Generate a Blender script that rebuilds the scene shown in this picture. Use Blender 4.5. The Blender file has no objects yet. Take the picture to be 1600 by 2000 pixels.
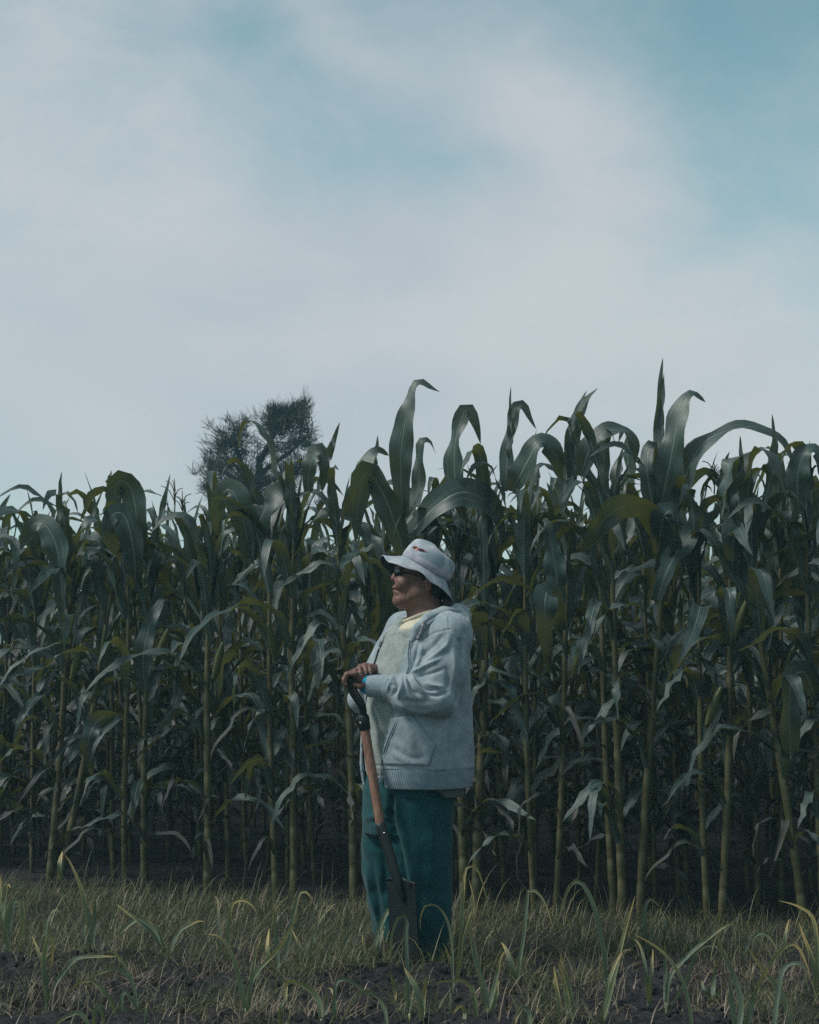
import bpy, math, random
import numpy as np
from mathutils import Vector, Matrix
from mathutils.bvhtree import BVHTree

SC = bpy.context.scene
COL = SC.collection
R = math.radians

# ------------------------------------------------------------------ camera
CAM_H = 1.25
PITCH = R(4.72)
FPX = 3333.0                     # focal length in photo pixels (photo is 1600 x 2000)
cam_data = bpy.data.cameras.new('camera')
cam = bpy.data.objects.new('camera', cam_data)
COL.objects.link(cam)
cam.location = (0, 0, CAM_H)
cam.rotation_euler = (math.pi / 2 + PITCH, 0, 0)
cam_data.sensor_fit = 'VERTICAL'
cam_data.sensor_height = 30.0
cam_data.lens = 50.0
cam_data.clip_start = 0.1
cam_data.clip_end = 3000.0
cam_data.dof.use_dof = True
cam_data.dof.focus_distance = 7.1
cam_data.dof.aperture_fstop = 9.0
SC.camera = cam

# ------------------------------------------------------------------ exposure
SC.view_settings.view_transform = 'Standard'
SC.view_settings.look = 'None'
SC.view_settings.gamma = 1.0
SC.view_settings.use_curve_mapping = False
SC.view_settings.exposure = 0.2
SC.render.engine = 'CYCLES'
SC.cycles.use_denoising = False
SC.cycles.max_bounces = 7
SC.cycles.diffuse_bounces = 4
SC.cycles.glossy_bounces = 3
SC.cycles.transmission_bounces = 4
SC.cycles.volume_bounces = 0

SUN_EL, SUN_AZ = 50.0, -100.0     # sun veiled by cloud, high on the left (azimuth from +Y towards +X)

# ------------------------------------------------------------------ world sky
world = bpy.data.worlds.new('World')
SC.world = world
world.use_nodes = True


class NT:
    """small helper round a node tree"""
    def __init__(s, tree):
        s.t = tree
        s.n = tree.nodes
        s.l = tree.links

    def new(s, typ, **kw):
        n = s.n.new(typ)
        for k, v in kw.items():
            setattr(n, k, v)
        return n

    def put(s, inp, v):
        if isinstance(v, bpy.types.NodeSocket):
            s.l.new(v, inp)
        elif v is not None:
            if hasattr(inp.default_value, '__len__') and not hasattr(v, '__len__'):
                inp.default_value = [v] * len(inp.default_value)
            elif hasattr(v, '__len__') and len(inp.default_value) == 4 and len(v) == 3:
                inp.default_value = (*v, 1)
            else:
                inp.default_value = v

    def math(s, op, a, b=None, c=None, clamp=False):
        n = s.new('ShaderNodeMath', operation=op, use_clamp=clamp)
        for i, v in enumerate((a, b, c)):
            if v is not None:
                s.put(n.inputs[i], v)
        return n.outputs[0]

    def vmath(s, op, a, b=None, out=0):
        n = s.new('ShaderNodeVectorMath', operation=op)
        s.put(n.inputs[0], a)
        if b is not None:
            s.put(n.inputs[1], b)
        return n.outputs[out]

    def mix(s, f, a, b, blend='MIX'):
        n = s.new('ShaderNodeMix', data_type='RGBA', blend_type=blend)
        s.put(n.inputs[0], f)
        s.put(n.inputs[6], a)
        s.put(n.inputs[7], b)
        return n.outputs[2]

    def ramp(s, f, lo, hi, a=0.0, b=1.0, smooth=True):
        n = s.new('ShaderNodeMapRange', interpolation_type='SMOOTHSTEP' if smooth else 'LINEAR', clamp=True)
        for i, v in enumerate((f, lo, hi, a, b)):
            s.put(n.inputs[i], v)
        return n.outputs[0]

    def noise(s, vec, scale, detail=4, rough=0.55, dist=0.0, out=0):
        n = s.new('ShaderNodeTexNoise')
        if vec is not None:
            s.put(n.inputs['Vector'], vec)
        s.put(n.inputs['Scale'], scale)
        s.put(n.inputs['Detail'], detail)
        s.put(n.inputs['Roughness'], rough)
        s.put(n.inputs['Distortion'], dist)
        return n.outputs[out]

    def mapping(s, vec, loc=(0, 0, 0), rot=(0, 0, 0), scale=(1, 1, 1), typ='POINT'):
        n = s.new('ShaderNodeMapping', vector_type=typ)
        s.put(n.inputs[0], vec)
        n.inputs[1].default_value = loc
        n.inputs[2].default_value = rot
        n.inputs[3].default_value = scale
        return n.outputs[0]


def build_sky():
    t = NT(world.node_tree)
    t.n.clear()
    out = t.new('ShaderNodeOutputWorld')
    bg = t.new('ShaderNodeBackground')
    t.l.new(bg.outputs[0], out.inputs[0])
    bg.inputs[1].default_value = 0.1
    sky = t.new('ShaderNodeTexSky', sky_type='NISHITA')
    sky.sun_disc = False
    sky.sun_elevation = R(SUN_EL)
    sky.sun_rotation = R(SUN_AZ)
    sky.altitude = 1800
    sky.air_density = 1.0
    sky.dust_density = 1.6
    sky.ozone_density = 1.0
    tc = t.new('ShaderNodeTexCoord')
    d = tc.outputs['Generated']
    sep = t.new('ShaderNodeSeparateXYZ')
    t.l.new(d, sep.inputs[0])
    az = t.math('ARCTAN2', sep.outputs[0], sep.outputs[1])
    el = t.math('ARCSINE', sep.outputs[2])
    comb = t.new('ShaderNodeCombineXYZ')
    t.put(comb.inputs[0], az)
    t.put(comb.inputs[1], el)
    warp = t.noise(d, 7.0, 5, 0.55, 0.0, out=1)
    warp = t.vmath('MULTIPLY', t.vmath('SUBTRACT', warp, (0.5, 0.5, 0.5)), (0.10, 0.07, 0.0))
    ae = t.vmath('ADD', comb.outputs[0], warp)

    def blob(a, e, sa, se, rot=0.0):
        v = t.mapping(ae, (R(a), R(e), 0), (0, 0, R(rot)), (R(sa), R(se), 1), 'TEXTURE')
        ln = t.vmath('LENGTH', v, out=1)
        return t.math('EXPONENT', t.math('MULTIPLY', t.math('MULTIPLY', ln, ln), -1.0))

    # cloud banks (+) and open sky (-): azimuth, elevation, half sizes in degrees, tilt, weight
    spots = [(-13.5, 16.5, 6.0, 4.2, -15, 0.75), (-13.0, 21.5, 3.5, 2.0, -30, 0.45),
             (-2.0, 20.3, 3.6, 1.25, -38, 0.55), (2.5, 18.0, 3.2, 1.5, -25, 0.55),
             (6.2, 16.2, 4.2, 2.6, -20, 0.95), (0.5, 13.0, 9.0, 2.4, 0, 0.75),
             (-4.0, 9.5, 20.0, 4.8, 0, 1.15), (4.0, 6.0, 40.0, 4.5, 0, 0.9),
             (11.8, 20.3, 4.6, 3.2, -20, -1.1), (6.0, 21.5, 4.0, 2.0, -10, -0.5),
             (-6.5, 20.0, 3.8, 2.2, -35, -0.3), (-1.0, 16.3, 4.4, 1.7, -10, -0.32),
             (11.8, 14.8, 2.6, 2.2, 0, -0.5)]
    tot = None
    for a, e, sa, se, rot, w in spots:
        b = t.math('MULTIPLY', blob(a, e, sa, se, rot), w)
        tot = b if tot is None else t.math('ADD', tot, b)
    n1 = t.noise(t.mapping(d, scale=(1, 1, 1.5)), 11.0, 9, 0.62, 0.5)
    n2 = t.noise(t.mapping(d, loc=(3, 1, 0), scale=(1, 1, 1.6)), 2.6, 3, 0.5, 0.2)
    v = t.math('ADD', tot, t.math('MULTIPLY', t.math('SUBTRACT', n1, 0.5), 2.3))
    v = t.math('ADD', v, t.math('MULTIPLY', t.math('SUBTRACT', n2, 0.44), 1.1))
    m = t.ramp(v, -1.35, 1.75, 0.05, 1.0)
    blue = t.mix(1.0, sky.outputs[0], (1.04, 1.47, 1.06), 'MULTIPLY')
    hs = t.new('ShaderNodeHueSaturation')
    hs.inputs['Saturation'].default_value = 0.9
    t.put(hs.inputs['Color'], blue)
    shade = t.ramp(t.noise(t.mapping(d, loc=(7, 2, 1), scale=(1, 1, 1.8)), 5.0, 5, 0.5, 0.3), 0.3, 0.7)
    cl = t.mix(shade, (4.35, 4.75, 5.2), (5.3, 5.45, 5.65))
    c = t.mix(t.math('MULTIPLY', m, 0.93), hs.outputs[0], cl)
    t.put(bg.inputs[0], c)


build_sky()

sun_data = bpy.data.lights.new('sun', 'SUN')
sun_data.energy = 2.7
sun_data.angle = R(15)
sun_data.color = (1.0, 0.96, 0.90)
sun = bpy.data.objects.new('sun', sun_data)
COL.objects.link(sun)
_sd = Vector((math.sin(R(SUN_AZ)) * math.cos(R(SUN_EL)), math.cos(R(SUN_AZ)) * math.cos(R(SUN_EL)), math.sin(R(SUN_EL))))
sun.rotation_euler = _sd.to_track_quat('Z', 'Y').to_euler()

# ------------------------------------------------------------------ picture geometry used to read places off the photo
CP, SP = math.cos(PITCH), math.sin(PITCH)


def at(px, py, Y):
    """world point at depth Y that the photo shows at pixel px, py"""
    a = (px - 800.0) / FPX
    b = (1000.0 - py) / FPX
    dy = CP - b * SP
    dz = SP + b * CP
    t = Y / dy
    return np.array((a * t, Y, CAM_H + dz * t))


def ground_at(px, py, z=0.0):
    a = (px - 800.0) / FPX
    b = (1000.0 - py) / FPX
    dy = CP - b * SP
    dz = SP + b * CP
    t = (z - CAM_H) / dz
    return np.array((a * t, dy * t, z))


def to_px(v):
    """inverse of at(): (N,3) world -> (N,2) photo pixels"""
    x, y, z = v[:, 0], v[:, 1], v[:, 2] - CAM_H
    dep = y * CP + z * SP
    up = -y * SP + z * CP
    return np.stack((800 + FPX * x / dep, 1000 - FPX * up / dep), 1)


# ------------------------------------------------------------------ numpy helpers
def _hash(ix, iy, iz):
    h = (ix.astype(np.int64) * 374761393 + iy.astype(np.int64) * 668265263 + iz.astype(np.int64) * 2147483647) & 0xffffffff
    h = ((h ^ (h >> 13)) * 1274126177) & 0xffffffff
    h = ((h ^ (h >> 16)) * 2246822519) & 0xffffffff
    return ((h ^ (h >> 15)) & 0xffff).astype(np.float32) / 65535.0


def vnoise(p):
    """value noise 0..1 on (N,3) points"""
    f = np.floor(p)
    q = (p - f).astype(np.float32)
    q = q * q * (3 - 2 * q)
    i = f.astype(np.int64)
    r = 0
    for dx in (0, 1):
        wx = q[:, 0] if dx else 1 - q[:, 0]
        for dy in (0, 1):
            wy = q[:, 1] if dy else 1 - q[:, 1]
            for dz in (0, 1):
                wz = q[:, 2] if dz else 1 - q[:, 2]
                r = r + wx * wy * wz * _hash(i[:, 0] + dx, i[:, 1] + dy, i[:, 2] + dz)
    return r


def fbm(p, octaves=4, gain=0.5):
    a, s, r = 1.0, 0.0, 0.0
    for k in range(octaves):
        r = r + a * vnoise(p * (2.03 ** k) + 17.3 * k)
        s += a
        a *= gain
    return r / s


def sstep(a, b, x):
    t = np.clip((x - a) / (b - a), 0, 1)
    return t * t * (3 - 2 * t)


def mesh_np(name, verts, quads=None, tris=None, uv=None, smooth=True):
    """mesh from numpy arrays; uv is per vertex"""
    me = bpy.data.meshes.new(name)
    verts = np.asarray(verts, np.float32)
    quads = np.zeros((0, 4), np.int32) if quads is None else np.asarray(quads, np.int32)
    tris = np.zeros((0, 3), np.int32) if tris is None else np.asarray(tris, np.int32)
    loops = np.concatenate((quads.ravel(), tris.ravel())).astype(np.int32)
    nq, nt = len(quads), len(tris)
    start = np.concatenate((np.arange(nq) * 4, nq * 4 + np.arange(nt) * 3)).astype(np.int32)
    me.vertices.add(len(verts))
    me.vertices.foreach_set('co', verts.ravel())
    me.loops.add(len(loops))
    me.loops.foreach_set('vertex_index', loops)
    me.polygons.add(nq + nt)
    me.polygons.foreach_set('loop_start', start)
    if smooth:
        me.polygons.foreach_set('use_smooth', np.ones(nq + nt, bool))
    if uv is not None:
        l = me.uv_layers.new(name='UVMap')
        l.data.foreach_set('uv', np.asarray(uv, np.float32)[loops].ravel())
    me.update(calc_edges=True)
    me.validate()
    return me


def obj(name, me, mat=None, parent=None, loc=None, **props):
    o = bpy.data.objects.new(name, me)
    COL.objects.link(o)
    if mat is not None and me is not None:
        if len(me.materials) == 0:
            me.materials.append(mat)
    if parent is not None:
        o.parent = parent
    if loc is not None:
        o.location = loc
    for k, v in props.items():
        o[k] = v
    return o


def empty(name, loc, **props):
    o = bpy.data.objects.new(name, None)
    COL.objects.link(o)
    o.location = [float(v) for v in loc]
    o.empty_display_size = 0.1
    for k, v in props.items():
        o[k] = v
    return o


def catmull(pts, n):
    """n points evenly spread along a smooth curve through pts"""
    P = np.asarray(pts, float)
    if len(P) == 2:
        return P[0] + (P[1] - P[0]) * np.linspace(0, 1, n)[:, None]
    P = np.vstack((2 * P[0] - P[1], P, 2 * P[-1] - P[-2]))
    res = []
    for i in range(1, len(P) - 2):
        t = np.linspace(0, 1, 24, endpoint=False)[:, None]
        a, b, c, d = P[i - 1], P[i], P[i + 1], P[i + 2]
        res.append(0.5 * (2 * b + (c - a) * t + (2 * a - 5 * b + 4 * c - d) * t ** 2 + (3 * b - a - 3 * c + d) * t ** 3))
    C = np.vstack(res + [P[-2][None]])
    L = np.concatenate(([0], np.cumsum(np.linalg.norm(np.diff(C, axis=0), axis=1))))
    s = np.linspace(0, L[-1], n)
    return np.stack([np.interp(s, L, C[:, k]) for k in range(C.shape[1])], 1)


def tube_mesh(pts, rad, n=8, cap=True):
    """verts, quads of a tube along pts"""
    pts = np.asarray(pts, float)
    m = len(pts)
    rad = np.broadcast_to(np.asarray(rad, float), (m,))
    tan = np.gradient(pts, axis=0)
    tan /= np.linalg.norm(tan, axis=1)[:, None] + 1e-9
    ref = np.array((0, 1, 0.0)) if abs(tan[0][1]) < 0.8 else np.array((1, 0, 0.0))
    u = np.cross(tan[0], ref)
    u /= np.linalg.norm(u)
    V = []
    ang = np.linspace(0, 2 * np.pi, n, endpoint=False)
    for i in range(m):
        u = u - tan[i] * np.dot(u, tan[i])
        u /= np.linalg.norm(u) + 1e-9
        w = np.cross(tan[i], u)
        V.append(pts[i] + rad[i] * (np.cos(ang)[:, None] * u + np.sin(ang)[:, None] * w))
    V = np.vstack(V)
    Q = []
    k = np.arange(n)
    for i in range(m - 1):
        a = i * n + k
        b = i * n + (k + 1) % n
        Q.append(np.stack((a, b, b + n, a + n), 1))
    Q = np.vstack(Q)
    T = []
    if cap:
        V = np.vstack((V, pts[0], pts[-1]))
        c0, c1 = len(V) - 2, len(V) - 1
        T = np.vstack((np.stack((np.full(n, c0), (k + 1) % n, k), 1),
                       np.stack((np.full(n, c1), (m - 1) * n + k, (m - 1) * n + (k + 1) % n), 1)))
    return V, Q, T


class MB:
    """collects numpy pieces into one mesh"""
    def __init__(s):
        s.v, s.q, s.t, s.u, s.n = [], [], [], [], 0

    def add(s, V, Q=None, T=None, uv=None):
        V = np.asarray(V, float)
        s.v.append(V)
        if Q is not None and len(Q):
            s.q.append(np.asarray(Q) + s.n)
        if T is not None and len(T):
            s.t.append(np.asarray(T) + s.n)
        s.u.append(np.zeros((len(V), 2)) if uv is None else uv)
        s.n += len(V)

    def tube(s, pts, rad, n=8, cap=True):
        s.add(*tube_mesh(pts, rad, n, cap))

    def mesh(s, name, smooth=True):
        return mesh_np(name, np.vstack(s.v), np.vstack(s.q) if s.q else None, np.vstack(s.t) if s.t else None, np.vstack(s.u), smooth)


def ribbon(pts, side, halfw, fold=None, rip=None, us=(-1, -0.5, 0, 0.5, 1)):
    """leaf blade along pts: side = unit width direction, fold = angle by which the halves lift towards the leaf's upper face"""
    n = len(pts)
    tan = np.gradient(pts, axis=0)
    tan /= np.linalg.norm(tan, axis=1)[:, None] + 1e-9
    side = side - tan * np.sum(side * tan, 1)[:, None]
    side /= np.linalg.norm(side, axis=1)[:, None] + 1e-9
    nor = np.cross(tan, side)
    fold = np.zeros(n) if fold is None else fold
    m = len(us)
    V = np.zeros((n, m, 3))
    UV = np.zeros((n, m, 2))
    for j, u in enumerate(us):
        V[:, j] = pts + side * (u * halfw * np.cos(fold))[:, None] + nor * (abs(u) * halfw * np.sin(fold))[:, None]
        if rip is not None:
            V[:, j] += nor * (rip[0 if u < 0 else 1] * abs(u) ** 1.6)[:, None]
        UV[:, j, 0] = 0.5 + 0.5 * u
        UV[:, j, 1] = np.linspace(0, 1, n)
    i, j = np.meshgrid(np.arange(n - 1), np.arange(m - 1), indexing='ij')
    a = (i * m + j).ravel()
    Q = np.stack((a, a + 1, a + m + 1, a + m), 1)
    return V.reshape(-1, 3), Q, UV.reshape(-1, 2)


# ------------------------------------------------------------------ materials
def material(name):
    m = bpy.data.materials.new(name)
    m.use_nodes = True
    t = NT(m.node_tree)
    t.n.clear()
    out = t.new('ShaderNodeOutputMaterial')
    return m, t, out


def principled(t, out, base, rough=0.6, spec=0.4, metal=0.0, sheen=0.0, bump=None):
    p = t.new('ShaderNodeBsdfPrincipled')
    t.put(p.inputs['Base Color'], base)
    t.put(p.inputs['Roughness'], rough)
    t.put(p.inputs['Specular IOR Level'], spec)
    t.put(p.inputs['Metallic'], metal)
    if sheen:
        p.inputs['Sheen Weight'].default_value = sheen
        p.inputs['Sheen Roughness'].default_value = 0.5
    if bump is not None:
        h, dist, strength = bump
        b = t.new('ShaderNodeBump')
        b.inputs['Distance'].default_value = dist
        b.inputs['Strength'].default_value = strength
        t.put(b.inputs['Height'], h)
        t.l.new(b.outputs[0], p.inputs['Normal'])
    t.l.new(p.outputs[0], out.inputs[0])
    return p


def leaf_material(name, top_a, top_b, rib, transl, tw=0.3, rough=0.42, dry=None, dry_at=0.8, veins=95.0, ribw=0.06):
    """blade with pale midrib, parallel veins and light passing through"""
    m, t, out = material(name)
    uv = t.new('ShaderNodeUVMap')
    sep = t.new('ShaderNodeSeparateXYZ')
    t.l.new(uv.outputs[0], sep.inputs[0])
    u, v = sep.outputs[0], sep.outputs[1]
    oi = t.new('ShaderNodeObjectInfo')
    rnd = oi.outputs['Random']
    geo = t.new('ShaderNodeNewGeometry')
    tco = t.new('ShaderNodeTexCoord')
    off = t.vmath('ADD', tco.outputs['Object'], t.math('MULTIPLY', rnd, 37.0))
    n1 = t.noise(off, 6.0, 5, 0.6)
    col = t.mix(t.math('ADD', t.math('MULTIPLY', rnd, 0.7), t.math('MULTIPLY', t.math('SUBTRACT', n1, 0.35), 0.9), clamp=True), top_a, top_b)
    w = t.math('SINE', t.math('MULTIPLY', u, veins))
    cv = t.new('ShaderNodeCombineXYZ')
    t.put(cv.inputs[0], t.math('MULTIPLY', u, 46.0))
    t.put(cv.inputs[1], t.math('MULTIPLY', v, 3.0))
    t.put(cv.inputs[2], t.math('MULTIPLY', rnd, 53.0))
    streak = t.noise(cv.outputs[0], 1.0, 3, 0.6)
    col = t.mix(t.math('MULTIPLY', t.ramp(w, 0.2, 1.0), 0.11), col, rib)
    col = t.mix(t.math('MULTIPLY', t.ramp(streak, 0.48, 0.72), 0.38), col, rib)
    col = t.mix(t.math('MULTIPLY', t.ramp(streak, 0.50, 0.30), 0.35), col, tuple(q * 0.6 for q in top_a))
    off_mid = t.math('ABSOLUTE', t.math('SUBTRACT', u, 0.5))
    wid = t.math('MULTIPLY', t.math('SUBTRACT', 1.15, v), ribw)
    mid = t.math('SUBTRACT', 1.0, t.ramp(off_mid, t.math('MULTIPLY', wid, 0.35), wid))
    col = t.mix(t.math('MULTIPLY', mid, 0.8), col, rib)
    if dry is not None:
        e = t.math('MULTIPLY', t.math('MULTIPLY', off_mid, off_mid), 1.2)
        dv = t.math('ADD', t.math('ADD', v, e), t.math('MULTIPLY', t.math('SUBTRACT', n1, 0.5), 0.5))
        dv = t.math('ADD', dv, t.math('MULTIPLY', t.math('SUBTRACT', rnd, 0.5), 0.35))
        col = t.mix(t.ramp(dv, dry_at, dry_at + 0.28), col, dry)
    hgt = t.math('ADD', t.math('ADD', t.math('MULTIPLY', w, 0.22), t.math('MULTIPLY', streak, 1.6)), t.math('MULTIPLY', mid, 2.0))
    p = t.new('ShaderNodeBsdfPrincipled')
    t.put(p.inputs['Base Color'], col)
    t.put(p.inputs['Roughness'], t.math('ADD', rough, t.math('MULTIPLY', t.math('SUBTRACT', t.math('ADD', n1, streak), 1.0), 0.25)))
    p.inputs['Specular IOR Level'].default_value = 0.72
    b = t.new('ShaderNodeBump')
    b.inputs['Distance'].default_value = 0.0012
    b.inputs['Strength'].default_value = 0.6
    t.put(b.inputs['Height'], hgt)
    t.l.new(b.outputs[0], p.inputs['Normal'])
    tr = t.new('ShaderNodeBsdfTranslucent')
    tcol = t.mix(t.math('MULTIPLY', mid, 0.5), transl, (transl[0] * 0.5, transl[1] * 0.5, transl[2] * 0.5))
    t.put(tr.inputs[0], tcol)
    mx = t.new('ShaderNodeMixShader')
    mx.inputs[0].default_value = tw
    t.l.new(p.outputs[0], mx.inputs[1])
    t.l.new(tr.outputs[0], mx.inputs[2])
    t.l.new(mx.outputs[0], out.inputs[0])
    return m


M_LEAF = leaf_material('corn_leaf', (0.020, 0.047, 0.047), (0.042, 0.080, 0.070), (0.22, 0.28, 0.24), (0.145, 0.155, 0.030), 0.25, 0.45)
M_LOWLEAF = leaf_material('corn_leaf_old_shaded', (0.010, 0.023, 0.023), (0.022, 0.038, 0.032), (0.07, 0.09, 0.075), (0.07, 0.08, 0.02), 0.2, 0.65, dry=(0.062, 0.056, 0.040), dry_at=0.76)  # old dry-tipped lower leaves, base colour darkened to deepen shade inside the field
M_SPROUT = leaf_material('strap_leaf', (0.095, 0.150, 0.115), (0.190, 0.225, 0.105), (0.25, 0.28, 0.18), (0.20, 0.21, 0.05), 0.22, 0.42, dry=(0.48, 0.36, 0.13), dry_at=0.70, veins=60, ribw=0.04)


def stalk_material():
    m, t, out = material('corn_stalk')
    tco = t.new('ShaderNodeTexCoord')
    oi = t.new('ShaderNodeObjectInfo')
    uv = t.new('ShaderNodeUVMap')
    sep = t.new('ShaderNodeSeparateXYZ')
    t.l.new(uv.outputs[0], sep.inputs[0])
    o = t.vmath('ADD', tco.outputs['Object'], t.math('MULTIPLY', oi.outputs['Random'], 19.0))
    n = t.noise(t.mapping(o, scale=(9, 9, 2)), 3.0, 5, 0.6)
    f = t.noise(t.mapping(o, scale=(60, 60, 1.0)), 3.0, 3, 0.6)
    c = t.mix(t.ramp(n, 0.3, 0.7), (0.056, 0.061, 0.024), (0.098, 0.088, 0.040))
    c = t.mix(t.math('MULTIPLY', t.ramp(f, 0.45, 0.75), 0.45), c, (0.075, 0.085, 0.035))
    c = t.mix(t.math('MULTIPLY', sep.outputs[1], 0.6), c, (0.09, 0.055, 0.035))
    principled(t, out, c, 0.5, 0.35, bump=(f, 0.002, 0.5))
    return m


M_STALK = stalk_material()
# ================================================================== ground
def tilled(x, y):
    """1 where the soil is tilled bare, 0 under the grass"""
    edge = 7.22 - 0.10 * x + 0.10 * np.sin(x * 2.3 + 0.6) + 0.07 * np.sin(x * 5.1) + 0.05 * np.sin(x * 13.7)
    return 1 - sstep(edge - 0.25, edge + 0.2, y)


def ground_height(x, y, fine=True):
    p = np.stack((x, y, np.zeros_like(x)), 1)
    t = tilled(x, y)
    near = sstep(12, 9.5, np.hypot(x, y - 0.0)) if fine else np.ones_like(x)
    h = 0.035 * (fbm(p * 1.6, 3) - 0.5)
    a = 0.050 * (fbm(p * 4.5 + 3, 3) - 0.5)
    lump = np.abs(fbm(p * 13 + 7, 3) - 0.5) * 2
    b = 0.055 * (0.35 - lump) + 0.046 * (fbm(p * 30 + 1, 4, .6) - 0.5)
    row = 0.020 * np.cos((y - 6.45 + 0.05 * np.sin(x * 3)) * 2 * np.pi / 0.62)
    mound = 0.055 * np.exp(-((x + 0.02) / 0.40) ** 2 - ((y - 6.68) / 0.15) ** 2)
    return near * (h + t * (a + b + row + mound) + (1 - t) * 0.25 * (a + 0.4 * b))


def build_ground():
    xs = np.concatenate((-np.geomspace(400, 3.2, 26), np.arange(-3.0, 3.001, 0.0115), np.geomspace(3.2, 400, 26)))
    ys = np.concatenate((-np.geomspace(400, 0.5, 22), np.linspace(0, 4.9, 30), np.arange(5.0, 8.3, 0.0125), np.linspace(8.33, 13, 60), np.geomspace(13.3, 600, 36)))
    X, Y = np.meshgrid(xs, ys, indexing='ij')
    Z = np.zeros_like(X)
    sel = (np.abs(X) < 3.1) & (Y > 4.0) & (Y < 13)
    fade = sstep(3.1, 2.9, np.abs(X[sel])) * sstep(4.0, 4.6, Y[sel])
    Z[sel] = ground_height(X[sel], Y[sel]) * fade
    nx, ny = X.shape
    i, j = np.meshgrid(np.arange(nx - 1), np.arange(ny - 1), indexing='ij')
    a = (i * ny + j).ravel()
    Q = np.stack((a, a + ny, a + ny + 1, a + 1), 1)
    me = mesh_np('ground', np.stack((X.ravel(), Y.ravel(), Z.ravel()), 1), Q)
    m, t, out = material('dark_soil')
    tc = t.new('ShaderNodeTexCoord')
    o = tc.outputs['Object']
    n1 = t.noise(o, 3.0, 6, 0.6)
    n2 = t.noise(o, 55.0, 8, 0.7)
    n3 = t.noise(o, 260.0, 4, 0.7)
    c = t.mix(t.ramp(n1, 0.3, 0.7), (0.018, 0.0185, 0.022), (0.036, 0.035, 0.038))
    c = t.mix(t.ramp(n2, 0.42, 0.72), c, (0.064, 0.060, 0.062))
    c = t.mix(t.math('MULTIPLY', t.ramp(n3, 0.62, 0.75), 0.5), c, (0.16, 0.13, 0.10))
    h = t.math('ADD', n2, t.math('MULTIPLY', n3, 0.3))
    principled(t, out, c, 0.95, 0.15, bump=(h, 0.02, 0.9))
    obj('ground', me, m, kind='structure', label='dark tilled soil running under grass and corn')


build_ground()


def gz(x, y):
    return float(ground_height(np.array([x], float), np.array([y], float))[0])


def build_clods():
    rng = np.random.default_rng(5)
    mb = MB()
    g = (1 + 5 ** 0.5) / 2
    ico = np.array([(-1, g, 0), (1, g, 0), (-1, -g, 0), (1, -g, 0), (0, -1, g), (0, 1, g), (0, -1, -g), (0, 1, -g), (g, 0, -1), (g, 0, 1), (-g, 0, -1), (-g, 0, 1)]) / 1.9
    tri = np.array([(0, 11, 5), (0, 5, 1), (0, 1, 7), (0, 7, 10), (0, 10, 11), (1, 5, 9), (5, 11, 4), (11, 10, 2), (10, 7, 6), (7, 1, 8), (3, 9, 4), (3, 4, 2), (3, 2, 6), (3, 6, 8), (3, 8, 9), (4, 9, 5), (2, 4, 11), (6, 2, 10), (8, 6, 7), (9, 8, 1)])
    # one subdivision
    vs, ts, cache = [tuple(v) for v in ico], [], {}

    def midp(a, b):
        k = (min(a, b), max(a, b))
        if k not in cache:
            m = (np.array(vs[a]) + np.array(vs[b])) / 2
            vs.append(tuple(m / np.linalg.norm(m)))
            cache[k] = len(vs) - 1
        return cache[k]
    for a, b, c in tri:
        x, y, z = midp(a, b), midp(b, c), midp(c, a)
        ts += [(a, x, z), (b, y, x), (c, z, y), (x, y, z)]
    S = np.array(vs)
    Tm = np.array(ts)
    n = 7000
    X = rng.uniform(-1.75, 1.75, n)
    Y = rng.uniform(5.55, 7.5, n)
    keep = tilled(X, Y) > rng.uniform(0.3, 1, n)
    X, Y = X[keep], Y[keep]
    Z = ground_height(X, Y)
    for k in range(len(X)):
        r = 0.0025 + 0.017 * rng.random() ** 5
        ph = rng.random(3) * 50
        d = 0.15 + 1.7 * fbm(S * 2.6 + ph, 2)[:, None]
        mb.add(S * d * r * rng.uniform(0.55, 1.35, 3) * (1, 1, .75) + (X[k], Y[k], Z[k] + r * 0.1), None, Tm)
    obj('soil_clods', mb.mesh('soil_clods', smooth=False), bpy.data.materials['dark_soil'], kind='stuff', label='crumbly dark clods strewn over the tilled soil')


build_clods()


# ================================================================== air
def build_haze():
    V = np.array([(x, y, z) for x in (-420, 420) for y in (-420, 620) for z in (-1.0, 9.5)], float)
    Q = [(0, 1, 3, 2), (4, 6, 7, 5), (0, 4, 5, 1), (2, 3, 7, 6), (0, 2, 6, 4), (1, 5, 7, 3)]
    m, t, out = material('haze')
    v = t.new('ShaderNodeVolumePrincipled')
    v.inputs['Color'].default_value = (0.42, 0.79, 0.94, 1)
    v.inputs['Density'].default_value = 0.0026
    v.inputs['Anisotropy'].default_value = 0.0
    t.l.new(v.outputs[0], out.inputs[1])
    obj('haze', mesh_np('haze', V, Q, smooth=False), m, kind='stuff', label='thin bluish air between the viewer and the field')


build_haze()


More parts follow.
